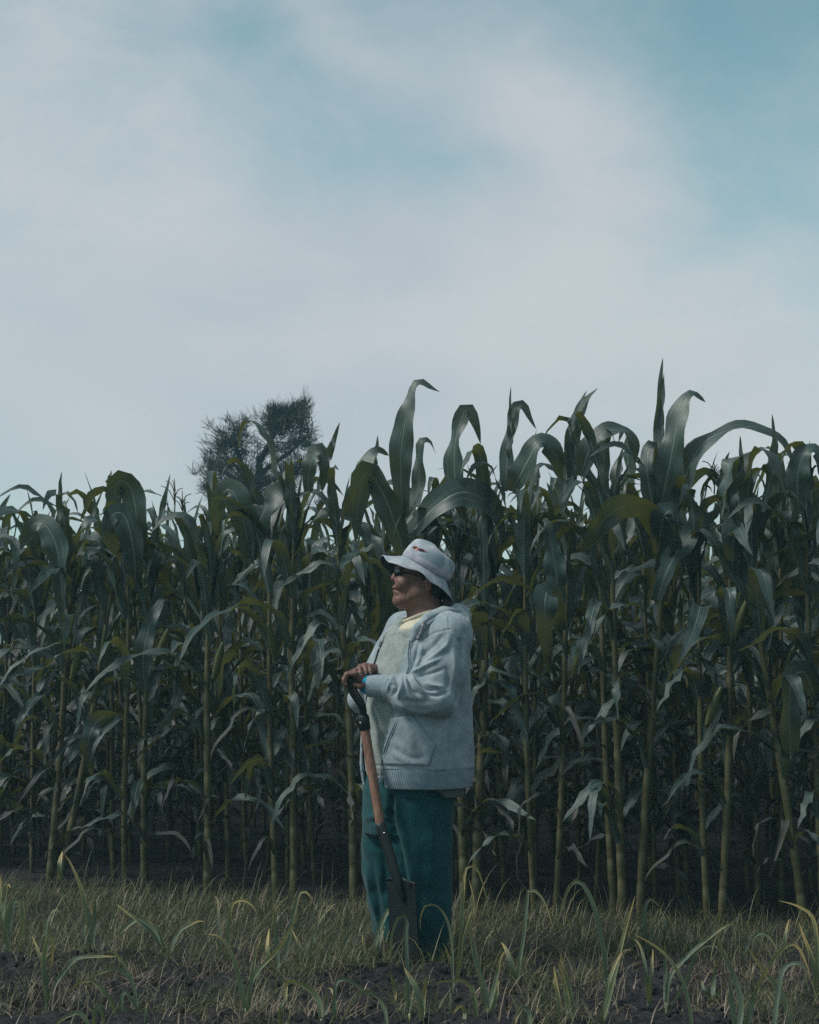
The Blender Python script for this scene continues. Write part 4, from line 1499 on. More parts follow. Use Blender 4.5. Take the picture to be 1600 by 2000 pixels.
def sculpt(V, Q, strokes, dmax=None):
    N = normals(V, Q)
    px = to_px(V)
    view = V - np.array((0, 0, CAM_H))
    view /= np.linalg.norm(view, axis=1)[:, None]
    face = sstep(-0.02, 0.25, -np.sum(N * view, 1))
    disp = np.zeros(len(V))
    for st in strokes:
        line, w, amp = st[:3]
        c = catmull(np.array(line, float), 14) if len(line) > 2 else np.array(line, float)
        lo, hi = c.min(0) - 3.2 * w, c.max(0) + 3.2 * w
        m = np.nonzero((px[:, 0] > lo[0]) & (px[:, 0] < hi[0]) & (px[:, 1] > lo[1]) & (px[:, 1] < hi[1]) & (face > 0))[0]
        if not len(m):
            continue
        d, t = seg_dist(px[m], c)
        ends = 1.0 if len(st) > 3 and st[3] else np.sqrt(np.clip(np.sin(np.pi * np.clip(t, 0.02, 0.98)), 0, 1))
        disp[m] += amp * np.exp(-(d / w) ** 2) * ends * face[m]
    return V + N * disp[:, None]


def in_poly(p, poly):
    poly = np.asarray(poly, float)
    x, y = p[:, 0], p[:, 1]
    r = np.zeros(len(p), bool)
    j = len(poly) - 1
    for i in range(len(poly)):
        c = ((poly[i, 1] > y) != (poly[j, 1] > y)) & (x < (poly[j, 0] - poly[i, 0]) * (y - poly[i, 1]) / (poly[j, 1] - poly[i, 1] + 1e-12) + poly[i, 0])
        r ^= c
        j = i
    return r


def raise_patch(V, Q, poly, amp, edge=2.0):
    N = normals(V, Q)
    px = to_px(V)
    view = V - np.array((0, 0, CAM_H))
    face = -np.sum(N * view, 1) / np.linalg.norm(view, axis=1)
    m = in_poly(px, poly) & (face > 0.05)
    d, _ = seg_dist(px[m], np.vstack((poly, poly[:1])))
    a = np.zeros(len(V))
    a[m] = amp * sstep(0, edge, d)
    return V + N * a[:, None]


def fold_noise(V, Q, amp, scale, stretch=(1, 1, 1), seed=0):
    N = normals(V, Q)
    n = fbm(V * np.array(stretch) * scale + seed, 3) - 0.5
    return V + N * (amp * 2 * n)[:, None]


# ------------------------------------------------------------------ cloth and skin materials
def cloth(name, a, b, weave=900.0, mottle=30.0, rough=0.9, bump=0.0012, sheen=0.25, ribs=None, speck=0.5, strength=0.6):
    m, t, out = material(name)
    tc = t.new('ShaderNodeTexCoord')
    o = tc.outputs['Object']
    n1 = t.noise(o, mottle, 4, 0.6)
    n2 = t.noise(o, weave * 0.35, 3, 0.7)
    f = t.math('ADD', t.math('MULTIPLY', t.ramp(n1, 0.35, 0.65), 1 - speck), t.math('MULTIPLY', t.ramp(n2, 0.32, 0.68), speck))
    c = t.mix(f, a, b)
    h = n2
    if ribs is not None:
        d, sc = ribs
        w = t.new('ShaderNodeVectorMath', operation='DOT_PRODUCT')
        t.put(w.inputs[0], o)
        w.inputs[1].default_value = d
        s = t.math('SINE', t.math('MULTIPLY', w.outputs['Value'], sc))
        h = t.math('ADD', t.math('MULTIPLY', s, 0.8), t.math('MULTIPLY', n2, 0.5))
        c = t.mix(t.math('MULTIPLY', t.ramp(s, -1.0, 0.2, 1, 0), 0.35), c, tuple(v * 0.55 for v in a))
    principled(t, out, c, rough, 0.2, sheen=sheen, bump=(h, bump, strength))
    return m


M_HOOD = cloth('grey_fleece', (0.140, 0.192, 0.218), (0.355, 0.405, 0.43), 1100, 22, speck=.6, strength=.8)
M_RIB = cloth('grey_ribbing', (0.15, 0.22, 0.26), (0.30, 0.37, 0.41), 900, 25, ribs=((0.82, 0.57, 0), 1500.0))
M_CUFF = cloth('grey_cuff_ribbing', (0.19, 0.26, 0.30), (0.34, 0.41, 0.45), 900, 25, ribs=((0.12, 0.35, 0.93), 1500.0))
M_KNIT = cloth('pale_green_knit', (0.17, 0.21, 0.198), (0.35, 0.39, 0.37), 480, 18, bump=0.005, sheen=0.2, strength=.9, speck=.6)
M_KNITRIB = cloth('pale_green_ribbing', (0.23, 0.285, 0.265), (0.40, 0.46, 0.43), 420, 18, bump=0.004, ribs=((0.8, -0.6, 0), 700.0))
M_DARKKNIT = cloth('grey_brown_knit', (0.06, 0.07, 0.065), (0.12, 0.13, 0.12), 420, 18, bump=0.004)
M_TEE = cloth('cream_jersey', (0.46, 0.43, 0.33), (0.58, 0.54, 0.42), 900, 30, sheen=0.1)
M_CORD = cloth('teal_corduroy', (0.0015, 0.034, 0.040), (0.005, 0.066, 0.074), 600, 14, sheen=0.10)
M_BLUE = cloth('bright_blue_cuff', (0.015, 0.23, 0.36), (0.03, 0.31, 0.45), 900, 30, sheen=0.1)
M_HAT = cloth('washed_pale_cotton', (0.22, 0.285, 0.33), (0.49, 0.50, 0.53), 800, 16, speck=0.25, sheen=0.15)
M_BAND = cloth('washed_mauve_band', (0.25, 0.265, 0.31), (0.42, 0.39, 0.44), 800, 30, speck=0.3, sheen=0.1)
M_HAT_INSIDE = cloth('dark_hat_inside', (0.018, 0.026, 0.032), (0.035, 0.045, 0.05), 800, 30, sheen=0.1)  # darker tone for the inner faces of crown and brim
M_DARKC = cloth('dark_brown_cloth', (0.02, 0.022, 0.022), (0.045, 0.045, 0.045), 700, 30, sheen=0.1)
M_BOOT = cloth('dark_boot', (0.015, 0.013, 0.012), (0.04, 0.033, 0.03), 300, 20, rough=0.7, sheen=0)


def plain(name, col, rough=0.5, spec=0.4, metal=0.0, nscale=40.0, vary=0.25, bump=0.0):
    m, t, out = material(name)
    tc = t.new('ShaderNodeTexCoord')
    n = t.noise(tc.outputs['Object'], nscale, 5, 0.6)
    c = t.mix(n, tuple(v * (1 - vary) for v in col), tuple(min(1, v * (1 + vary)) for v in col))
    principled(t, out, c, t.math('ADD', rough, t.math('MULTIPLY', t.math('SUBTRACT', n, 0.5), 0.2)), spec, metal, bump=(n, 0.002, bump) if bump else None)
    return m


def skin_material():
    m, t, out = material('brown_skin')
    tc = t.new('ShaderNodeTexCoord')
    o = tc.outputs['Object']
    n1 = t.noise(o, 22.0, 5, 0.6)
    n2 = t.noise(o, 260.0, 4, 0.7)
    n3 = t.noise(o, 900.0, 2, 0.6)
    c = t.mix(t.ramp(n1, 0.3, 0.7), (0.125, 0.060, 0.044), (0.215, 0.110, 0.082))
    c = t.mix(t.math('MULTIPLY', t.ramp(n2, 0.5, 0.75), 0.35), c, (0.12, 0.055, 0.042))
    p = principled(t, out, c, 0.48, 0.4, bump=(t.math('ADD', n2, t.math('MULTIPLY', n3, 0.6)), 0.0015, 0.6))
    p.inputs['Subsurface Weight'].default_value = 0.08
    p.inputs['Subsurface Radius'].default_value = (0.01, 0.004, 0.002)
    return m


M_SKIN = skin_material()
M_NAIL = plain('finger_nail', (0.42, 0.29, 0.25), 0.3, 0.5)
M_HAIR = plain('black_hair', (0.010, 0.010, 0.011), 0.5, 0.3, nscale=300, vary=.6, bump=0.8)
M_LENS = plain('dark_lens', (0.006, 0.008, 0.010), 0.08, 0.6, vary=0)
M_FRAME = plain('black_frame', (0.008, 0.008, 0.009), 0.3, 0.5, vary=0)

# ------------------------------------------------------------------ root
_foot = P(805, 1872, 0.0)
MAN = empty('person', (_foot[0], YM, gz(_foot[0], YM)), label='man in a pale bucket hat and grey hoodie leaning on a shovel before the corn', category='person')


def man_part(name, V, Q, mat, parent=None, T=None, uv=None, smooth=True):
    me = mesh_np(name, np.asarray(V) - np.array(MAN.location), Q, T, uv, smooth)
    return obj(name, me, mat, parent or MAN)


# head: turned a little more towards the viewer than pure profile
HY = R(-4)
_hc = P(828, 1130, 0)


def H(px, py, dy=0.0):
    p = P(px, py, 0)
    x, y = p[0] - _hc[0], dy
    c, s = math.cos(HY), math.sin(HY)
    return np.array((_hc[0] + x * c + y * s, YM + y * c - x * s, p[2])) if False else np.array((_hc[0] + x * c - y * s, YM + y * c - x * s * 1.0 * -1.0 * -1.0, p[2]))


HM = np.array([[math.cos(HY), -math.sin(HY), 0], [math.sin(HY), math.cos(HY), 0], [0, 0, 1]])

TORSO = [(1190, 838, .02, .070, .085), (1205, 836, .01, .10, .15), (1225, 834, 0, .13, .185), (1270, 826, 0, .155, .20), (1330, 818, 0, .175, .20),
         (1420, 812, 0, .19, .205), (1500, 812, 0, .19, .205), (1550, 812, 0, .175, .20), (1590, 810, 0, .165, .19)]

# joints
SH_L, EL_L, WR_L = P(882, 1240, -.165), P(862, 1366, -.235), P(737, 1342, -.185)
SH_R, EL_R, WR_R = P(790, 1232, .17), P(708, 1366, .17), P(738, 1311, -.01)


def finger(g, pts, r0, r1, k=.004):
    c = [np.asarray(p) for p in pts]
    n = len(c) - 1
    for i in range(n):
        g.add(cone(c[i], c[i + 1], r0 + (r1 - r0) * i / n, r0 + (r1 - r0) * (i + 1) / n), k)


NAILS = []


def build_body():
    h = 0.0042
    lo = P(635, 1900, -.34)
    hi = P(915, 1050, .30)
    zs = np.concatenate((np.arange(0.0, 0.85, 0.014), np.arange(0.85, hi[2], h)))
    g = Grid((lo[0], YM - .34, 0), (hi[0], YM + .30, hi[2]), h, zs)
    # trunk, legs (under the clothes)
    g.add(trunk_sdf(TORSO, 2.1, -.028), .02)
    for s, fx in ((1, 830), (-1, 782)):
        hip = P(812, 1560, 0) + LEFT * .095 * s
        knee = P(fx + 6 * s, 1700, 0) * (1, 0, 1) + (0, YM - .10 * s, 0)
        ank = np.array((P(fx, 1850)[0], YM - .11 * s, 0.09))
        g.add(cone(hip, knee, .085, .062), .03)
        g.add(cone(knee, ank, .060, .042), .02)
        g.add(cone(ank - (0, 0, .03), ank + (-.13, -.03, -.05), .042, .034), .02)
    # arms
    for a, b, c in ((SH_L, EL_L, WR_L), (SH_R, EL_R, WR_R)):
        g.add(cone(a, b, .052, .043), .03)
        g.add(cone(b, c, .042, .029), .015)
    # neck and head
    g.add(cone(P(840, 1225, .0), H(829, 1150), .072, .060), .03)
    g.add(cone(H(812, 1195), H(806, 1172), .036, .040), .03)
    g.add(ell(H(830, 1117), (.093, .076, .090), HM), .02)
    g.add(ell(H(800, 1135), (.060, .064, .088), HM), .03)
    for s in (-1, 1):
        g.add(cone(H(786, 1172, .018 * s), H(824, 1158, .054 * s), .030, .032), .03)
        g.add(ball(H(789, 1141, .040 * s), .030), .02)
        g.add(cone(H(778, 1110, .012 * s), H(787, 1109, .045 * s), .012, .011), .012)
        g.add(ball(H(774.5, 1135, .0115 * s), .0078), .006)
    g.add(ball(H(777.5, 1174, 0), .0225), .018)
    g.add(ell(H(783, 1153, 0), (.030, .034, .030), HM), .015)
    g.add(cone(H(777, 1110), H(769.5, 1127), .011, .0098), .010)
    g.add(ball(H(768, 1130.5), .0105), .007)
    g.add(cone(H(772, 1147.5, -.018), H(769.6, 1147.2), .0068, .0072), .004)
    g.add(cone(H(772, 1147.5, .018), H(769.6, 1147.2), .0068, .0072), .004)
    g.add(cone(H(774, 1156, -.017), H(771.5, 1156.2), .0075, .0085), .004)
    g.add(cone(H(774, 1156, .017), H(771.5, 1156.2), .0075, .0085), .004)
    for s in (-1, 1):        # ears
        g.add(ell(H(839, 1141, .078 * s), (.018, .011, .032), HM), .006)
        g.add(ball(H(834, 1152, .077 * s), .0095), .006)
        g.cut(ell(H(838.5, 1140, .092 * s), (.0085, .008, .016), HM), .005)
    # left hand (near): palm over the handle, fingers curled round the grip
    gp = GRIP
    w = np.array((0.12, 0.99, 0.0))
    w /= np.linalg.norm(w)
    pk = P(694, 1319, -.15)
    g.add(cone(WR_L, P(716, 1331, -.175), .027, .026), .012)
    g.add(cone(P(716, 1331, -.180), pk + (0, -.040, 0), .026, .020), .012)
    g.add(cone(P(714, 1330, -.135), pk + (0, .03, 0), .022, .018), .012)
    for i, o in enumerate((-.064, -.041, -.018, .004)):
        c = gp + w * o
        L = (1.0, 1.05, 1.0, .88)[i]
        k1 = c + np.array((.024, 0, .026))
        k2 = c + np.array((-.009 * L, 0, .0260))
        k3 = c + np.array((-.0215 * L, 0, .003))
        k4 = c + np.array((-.014, 0, -.0165))
        finger(g, (k1, k2, k3, k4), .0112, .0088)
    # thumb leaves the side of the palm and closes under the grip
    finger(g, (P(713, 1337, -.205), P(703, 1341, -.222), P(693, 1338, -.222)), .0125, .0095)
    # right hand (far) laid on top of it, fingers falling over towards the viewer
    g.add(cone(WR_R, P(723, 1307, -.065), .026, .024), .012)
    for i, (kx, ky) in enumerate(((694, 1311), (704, 1303), (714, 1300), (723, 1302))):
        kn = P(kx, ky, -.125 + .008 * i)
        g.add(cone(P(724 - 2 * i, 1308, -.070), kn, .017, .0135), .010)
        m1 = P(kx - 1.5, ky + 1.5, -.175)
        tip = P(kx + 1, ky + (9, 12, 12.5, 10)[i], -.205 + .004 * i)
        finger(g, (kn, m1, tip), .0108, .0085)
        NAILS.append(tip + np.array((-.001, -.0072, .000)))
    finger(g, (P(716, 1312, -.045), P(697, 1309, -.060), P(683, 1314, -.085)), .0135, .0095)
    V, Q = g.mesh(1)
    V = sculpt(V, Q, [
        ([(764, 1151.2), (772, 1152.2), (780, 1156)], 1.5, -.0055),             # mouth
        ([(778, 1139), (784, 1147), (787, 1159), (786, 1169)], 1.9, -.0040),     # fold beside the mouth
        ([(790, 1144), (794, 1156), (793, 1170)], 2.6, -.0036),
        ([(771, 1163), (776, 1164), (780, 1163)], 2.2, -.0032),
        ([(772, 1133), (776, 1139), (778, 1134)], 1.4, -.002),
        ([(795, 1190), (812, 1187), (832, 1176)], 3.0, -.003),                   # under the jaw
        ([(806, 1204), (822, 1200), (842, 1190)], 2.2, -.002),
        ([(692, 1317), (700, 1318.5), (704, 1313)], 1.3, -.0025),
        ([(700, 1306), (701, 1311)], 1.1, -.003), ([(710, 1303), (711, 1310)], 1.1, -.003), ([(719, 1302), (720, 1309)], 1.1, -.003),
        ([(830, 1137), (830.5, 1146), (833, 1156)], 1.4, -.006),                # in front of the ear
        ([(681, 1318), (686, 1323)], 1.2, -.002)])
    body = man_part('body', V, Q, M_SKIN)
    # nails
    mb = MB()
    for p in NAILS:
        s = np.array([(x, 0, z) for x, z in ((-1, -1), (0, -1.3), (1, -1), (1, 1), (0, 1.25), (-1, 1))]) * (.0045, 1, .0055)
        base = p + s * (1, 0, 1)
        base[:, 1] += np.array((.0025, 0, .0025, .0025, 0, .0025)) - .0018
        mb.add(base, None, [(0, 1, 2), (0, 2, 3), (0, 3, 4), (0, 4, 5)])
    me = mb.mesh('finger_nails')
    me.transform(Matrix.Translation(-MAN.location))
    obj('finger_nails', me, M_NAIL, body)
    # hair at the side and nape
    g = Grid(H(800, 1215, 0) - (0, .12, 0), H(895, 1080, 0) + (0, .12, 0), .0045)
    g.add(ell(H(836, 1119), (.088, .077, .085), HM), .01)
    g.add(ell(H(851, 1150), (.060, .074, .052), HM), .02)
    g.cut(ell(H(800, 1142), (.062, .12, .075), HM), .006)
    for s in (-1, 1):
        g.add(cone(H(829, 1120, .076 * s), H(831, 1136, .074 * s), .011, .006), .006)
        g.cut(ell(H(838, 1146, .088 * s), (.019, .03, .024), HM), .004)
    g.cut(ball(H(835, 1222), .10), .02)
    V, Q = g.mesh(1)
    V = fold_noise(V, Q, .003, 110, (1, 1, .5), 3)
    man_part('hair', V, Q, M_HAIR)


# ------------------------------------------------------------------ shovel measures (needed by the hands)
GRIP = P(687, 1329, -.165)
SOCK = P(709.5, 1397, -.175)

HOOD_ROWS = [(1200, 843, .02, .070, .10), (1214, 836, .01, .105, .160), (1235, 830, 0, .140, .198), (1270, 824, 0, .170, .220), (1300, 821, 0, .185, .225), (1350, 818, 0, .200, .23),
             (1400, 816, 0, .212, .235), (1450, 815, 0, .218, .24), (1500, 815, 0, .222, .245), (1520, 815, 0, .216, .24), (1534, 815, 0, .208, .235)]
SWEAT_ROWS = [(1205, 834, .01, .09, .15), (1225, 830, 0, .128, .18), (1270, 822, 0, .158, .195), (1330, 815, 0, .190, .195), (1400, 811, 0, .206, .20), (1460, 810, 0, .207, .20), (1505, 811, 0, .198, .20), (1518, 812, 0, .190, .195)]


def jacket_opening(g, near, far):
    """cut the open front: lateral band between the two edges, only in front of the chest"""
    nz = np.array([P(*q)[2] for q in near])
    ns = np.array([v for v in NEAR_S])
    fz = np.array([P(*q)[2] for q in far])
    return nz, ns, fz


def build_hoodie():
    h = .0046
    g = Grid(P(655, 1545, 0) - (0, .38, 0), P(950, 1180, 0) + (0, .36, 0), h)
    g.add(trunk_sdf(HOOD_ROWS, 2.35, 0, bottom=P(815, 1497)[2]), .0)
    # sag over the hem band
    # open front
    z_pts = [P(815, y)[2] for y in (1540, 1500, 1450, 1400, 1350, 1300, 1260, 1230, 1205)]
    s_near = [.085, .085, .085, .095, .105, .115, .115, .10, .07]
    s_far = [-.105, -.105, -.105, -.105, -.095, -.09, -.085, -.08, -.05]
    A = rings(HOOD_ROWS)
    o = np.argsort(z_pts)
    zp, sn, sf = np.array(z_pts)[o], np.array(s_near)[o], np.array(s_far)[o]

    def opening(X, Y, Z):
        z = Z.ravel()
        cx, cy = np.interp(z, A[:, 0], A[:, 1])[None, None, :], np.interp(z, A[:, 0], A[:, 2])[None, None, :]
        s = (X - cx) * LEFT[0] + (Y - cy) * LEFT[1]
        f = (X - cx) * FWD[0] + (Y - cy) * FWD[1]
        a = s - np.interp(z, zp, sn)[None, None, :]
        b = np.interp(z, zp, sf)[None, None, :] - s
        return np.maximum(np.maximum(a, b), .03 - f)
    g.cut((opening, g_lo(g), g_hi(g)), .006)
    # take the inside out so the sweater shows in depth
    g.cut(trunk_sdf(SWEAT_ROWS, 2.3, .004), .004)
    # near sleeve
    g.add(cone(P(862, 1225, -.10), SH_L, .075, .080), .03)
    g.add(cone(SH_L, P(872, 1310, -.205), .082, .083), .03)
    g.add(cone(P(872, 1310, -.205), EL_L, .083, .066), .025)
    g.add(cone(EL_L, P(800, 1358, -.225), .066, .072), .025)
    g.add(cone(P(800, 1358, -.225), P(762, 1344, -.205), .070, .055), .02)
    # far sleeve
    g.add(cone(P(800, 1225, .13), SH_R, .07, .078), .03)
    g.add(cone(SH_R, EL_R, .078, .060), .02)
    g.add(cone(EL_R, P(722, 1336, .08), .058, .050), .02)
    g.cut((lambda X, Y, Z: np.maximum(np.abs(X - P(700, 1300)[0]) - .0, 1.0), np.zeros(3), np.zeros(3)), 0)
    V, Q = g.mesh(2)
    V = fold_noise(V, Q, .008, 8.0, (1, 1, .6), 2)
    V = fold_noise(V, Q, .0030, 22.0, (1, 1, .6), 8)
    S = [
        # armhole and shoulder seams, yoke
        ([(876, 1204), (878, 1228), (890, 1246), (899, 1252)], 1.5, -.004, 1),
        ([(878, 1229), (850, 1236), (822, 1250)], 1.5, -.004, 1),
        ([(899, 1250), (901, 1285), (899, 1325), (893, 1372)], 4.5, -.014, 1),
        ([(900, 1278), (912, 1293), (921, 1297)], 1.6, -.0035, 1),
        ([(874, 1385), (877, 1420), (877, 1460), (879, 1497)], 1.6, -.0035, 1),
        # upper sleeve folds
        ([(824, 1300), (850, 1282), (872, 1262), (878, 1240)], 4.67, 0.0145),
        ([(822, 1282), (845, 1262), (866, 1240)], 4.67, -0.0116),
        ([(804, 1312), (835, 1300), (862, 1286)], 2.98, 0.0130),
        ([(812, 1322), (840, 1316), (868, 1306)], 3.40, -0.0087),
        ([(884, 1262), (888, 1300), (884, 1340)], 5.10, 0.0087),
        ([(872, 1300), (876, 1330), (868, 1352)], 4.25, -0.0072),
        # elbow and forearm folds
        ([(803, 1318), (812, 1338), (831, 1357)], 3.57, 0.0188),
        ([(826, 1334), (846, 1340), (864, 1342)], 3.57, 0.0159),
        ([(818, 1332), (832, 1344), (850, 1349)], 3.06, -0.0174),
        ([(836, 1357), (855, 1358), (876, 1350)], 3.40, -0.0116),
        ([(796, 1322), (803, 1342), (818, 1358)], 3.06, -0.0174),
        ([(784, 1321), (786, 1342), (778, 1362)], 3.57, 0.0188),
        ([(774, 1324), (774, 1342), (768, 1358)], 3.06, -0.0174),
        ([(792, 1322), (794, 1338), (800, 1352)], 2.55, 0.0116),
        ([(760, 1324), (764, 1334), (772, 1340)], 2.72, -0.0116),
        ([(768, 1322), (762, 1332), (756, 1350)], 2.55, 0.0101),
        ([(770, 1370), (790, 1382), (822, 1392), (850, 1388)], 4.25, 0.0072),
        ([(785, 1366), (810, 1372), (838, 1370)], 5.10, -0.0072),
        # chest panel folds beside the zip
        ([(818, 1255), (812, 1280), (806, 1306)], 3, -.008),
        ([(825, 1258), (822, 1280), (812, 1305)], 3, .007),
        # pocket: slanted welt, bottom stitching
        ([(806, 1397), (828, 1428), (850, 1458)], 1.7, -.008, 1),
        ([(852, 1457), (844, 1476), (838, 1496)], 1.5, -.006, 1),
        # body drape
        ([(885, 1370), (880, 1400), (884, 1440)], 8, .007), ([(905, 1330), (915, 1400), (918, 1470)], 9, .006),
        ([(895, 1340), (900, 1400), (900, 1480)], 7, -.006), ([(765, 1455), (800, 1480), (832, 1478)], 7, -.005),
        ([(770, 1470), (800, 1492)], 5, .006), ([(795, 1410), (800, 1440), (815, 1462)], 8, .006),
        ([(915, 1255), (918, 1290), (916, 1310)], 4, -.006), ([(908, 1240), (912, 1275)], 5, .006),
        # far lapel
        ([(742, 1262), (735, 1300)], 2.5, -.005), ([(752, 1250), (742, 1290)], 2.5, .005),
    ]
    V = sculpt(V, Q, S)
    V = raise_patch(V, Q, np.array([(762, 1402), (806, 1396), (850, 1457), (838, 1496), (752, 1494), (746, 1480), (758, 1440)]), .0075, 2.2)
    HOODIE = man_part('hoodie', V, Q, M_HOOD)
    bvh_h = BVHTree.FromPolygons([tuple(v) for v in V], [tuple(q) for q in Q])

    # hem band
    g = Grid(P(670, 1545, 0) - (0, .36, 0), P(945, 1485, 0) + (0, .34, 0), .0048)
    zt, zb = P(815, 1493)[2], P(815, 1535)[2]
    g.add(trunk_sdf(HOOD_ROWS, 2.35, -.0025, top=zt, bottom=zb), 0)
    g.cut((opening, g_lo(g), g_hi(g)), .004)
    g.cut(trunk_sdf([(r[0], r[1], r[2], r[3] - .016, r[4] - .016) for r in HOOD_ROWS], 2.35, 0, top=zt + .1, bottom=zb - .1), .004)
    V, Q = g.mesh(2)
    V = fold_noise(V, Q, .004, 9.0, (1, 1, .3), 4)
    man_part('hem_band', V, Q, M_RIB, HOODIE)

    # cuffs
    for a, b, ra, rb in ((P(760, 1343, -.203), P(720, 1339, -.180), .050, .045), (P(728, 1328, .04), P(736, 1316, .01), .042, .038)):
        ax = (b - a) / np.linalg.norm(b - a)
        pts = np.array([a - ax * .012, a, a + (b - a) * .25, a + (b - a) * .5, a + (b - a) * .8, b, b + ax * .004, b, a + (b - a) * .5])
        rad = np.array([ra * .80, ra * .97, ra, (ra + rb) * .5, rb * 1.02, rb, rb * .93, rb * .88, rb * .85])
        V, Q, T = tube_mesh(pts, rad, 40, False)
        c = man_part('cuff', V, Q, M_CUFF, HOODIE)
    # undershirt cuff that peeps out
    V, Q, T = tube_mesh(np.array([P(724, 1339, -.183), P(716, 1336, -.178), P(711, 1334, -.175), P(711.3, 1334, -.175), P(722, 1338, -.182)]), [.041, .0395, .037, .034, .034], 32, False)
    man_part('undershirt_cuff', V, Q, M_BLUE)

    # hood lying on the shoulders
    g = Grid(P(725, 1290, 0) - (0, .30, 0), P(940, 1170, 0) + (0, .32, 0), .0046)
    roll = [(P(806, 1252, -.165), .018), (P(818, 1229, -.172), .026), (P(840, 1212, -.158), .031), (P(866, 1203, -.128), .037), (P(890, 1204, -.07), .040), (P(902, 1206, .01), .038), (P(893, 1204, .08), .036),
            (P(866, 1202, .135), .033), (P(830, 1203, .160), .028), (P(797, 1212, .155), .024), (P(770, 1232, .10), .020), (P(752, 1256, .05), .016)]
    for (a, ra), (b, rb) in zip(roll[:-1], roll[1:]):
        g.add(cone(a, b, ra, rb), .012)
    g.add(ell(P(897, 1228, .0), (.038, .15, .062), rotz(.25)), .03)
    g.add(cone(P(893, 1188, -.035), P(905, 1196, .05), .022, .024), .02)
    V, Q = g.mesh(2)
    V = fold_noise(V, Q, .006, 13.0, (1, 1, 1), 5)
    V = sculpt(V, Q, [([(822, 1226), (850, 1204), (880, 1196), (902, 1196), (912, 1204)], 2.4, -.009), ([(828, 1236), (858, 1217), (890, 1212), (909, 1222), (917, 1244)], 2.6, -.013),
                      ([(830, 1222), (856, 1204), (884, 1200), (908, 1207), (918, 1222)], 3.5, .006), ([(900, 1196), (912, 1202), (919, 1214)], 3, .006)])
    man_part('hood', V, Q, M_HOOD, HOODIE)
    hv = V
    bvh_hood = BVHTree.FromPolygons([tuple(v) for v in V], [tuple(q) for q in Q])

    def on(px, py, lift=.002, trees=(bvh_h, bvh_hood)):
        o = Vector((0, 0, CAM_H))
        d = (Vector(P(px, py)) - o).normalized()
        best = None
        for tr in trees:
            loc, nor, _, dist = tr.ray_cast(o, d)
            if loc is not None and (best is None or dist < best[1]):
                best = (loc, dist)
        p = np.array(best[0]) if best else P(px, py, -.15)
        return p - np.array(d) * lift
    # zip tapes along both edges
    for line in ([(800, 1250), (797, 1275), (798, 1300), (794, 1316)], [(778, 1396), (768, 1420), (757, 1446), (749, 1470), (745, 1494), (743, 1530)], [(741, 1266), (737, 1290), (735, 1304)]):
        mb = MB()
        for off, r in ((0, .0032), (4.0, .0022)):
            c = catmull(np.array([on(x + off, y, .001) for x, y in line]), 26)
            mb.tube(c, r, 6)
        me = mb.mesh('zip')
        me.transform(Matrix.Translation(-MAN.location))
        obj('zip_tape', me, M_RIB, HOODIE)
    # drawstrings: two-tone braid with a knot
    cordm, t, out = material('braided_cord')
    tc = t.new('ShaderNodeTexCoord')
    n = t.new('ShaderNodeTexChecker')
    n.inputs['Scale'].default_value = 170
    t.put(n.inputs[0], tc.outputs['Object'])
    n.inputs[1].default_value = (.45, .45, .47, 1)
    n.inputs[2].default_value = (.06, .06, .08, 1)
    principled(t, out, n.outputs[0], .8, .2)
    for line in ([(829, 1212), (825, 1226), (820, 1240), (815, 1249)], [(766, 1221), (756, 1236), (746, 1252), (740, 1262)]):
        c = catmull(np.array([on(x, y, .006) for x, y in line]), 20)
        s = np.linspace(0, 1, 20)
        rad = np.where(s < .8, .0052, np.where(s < .93, .0085, .0045))
        V, Q, T = tube_mesh(c, rad, 8)
        man_part('drawstring', V, Q, cordm, HOODIE, T)


def g_lo(g):
    return np.array([a[0] for a in g.ax])


def g_hi(g):
    return np.array([a[-1] for a in g.ax])


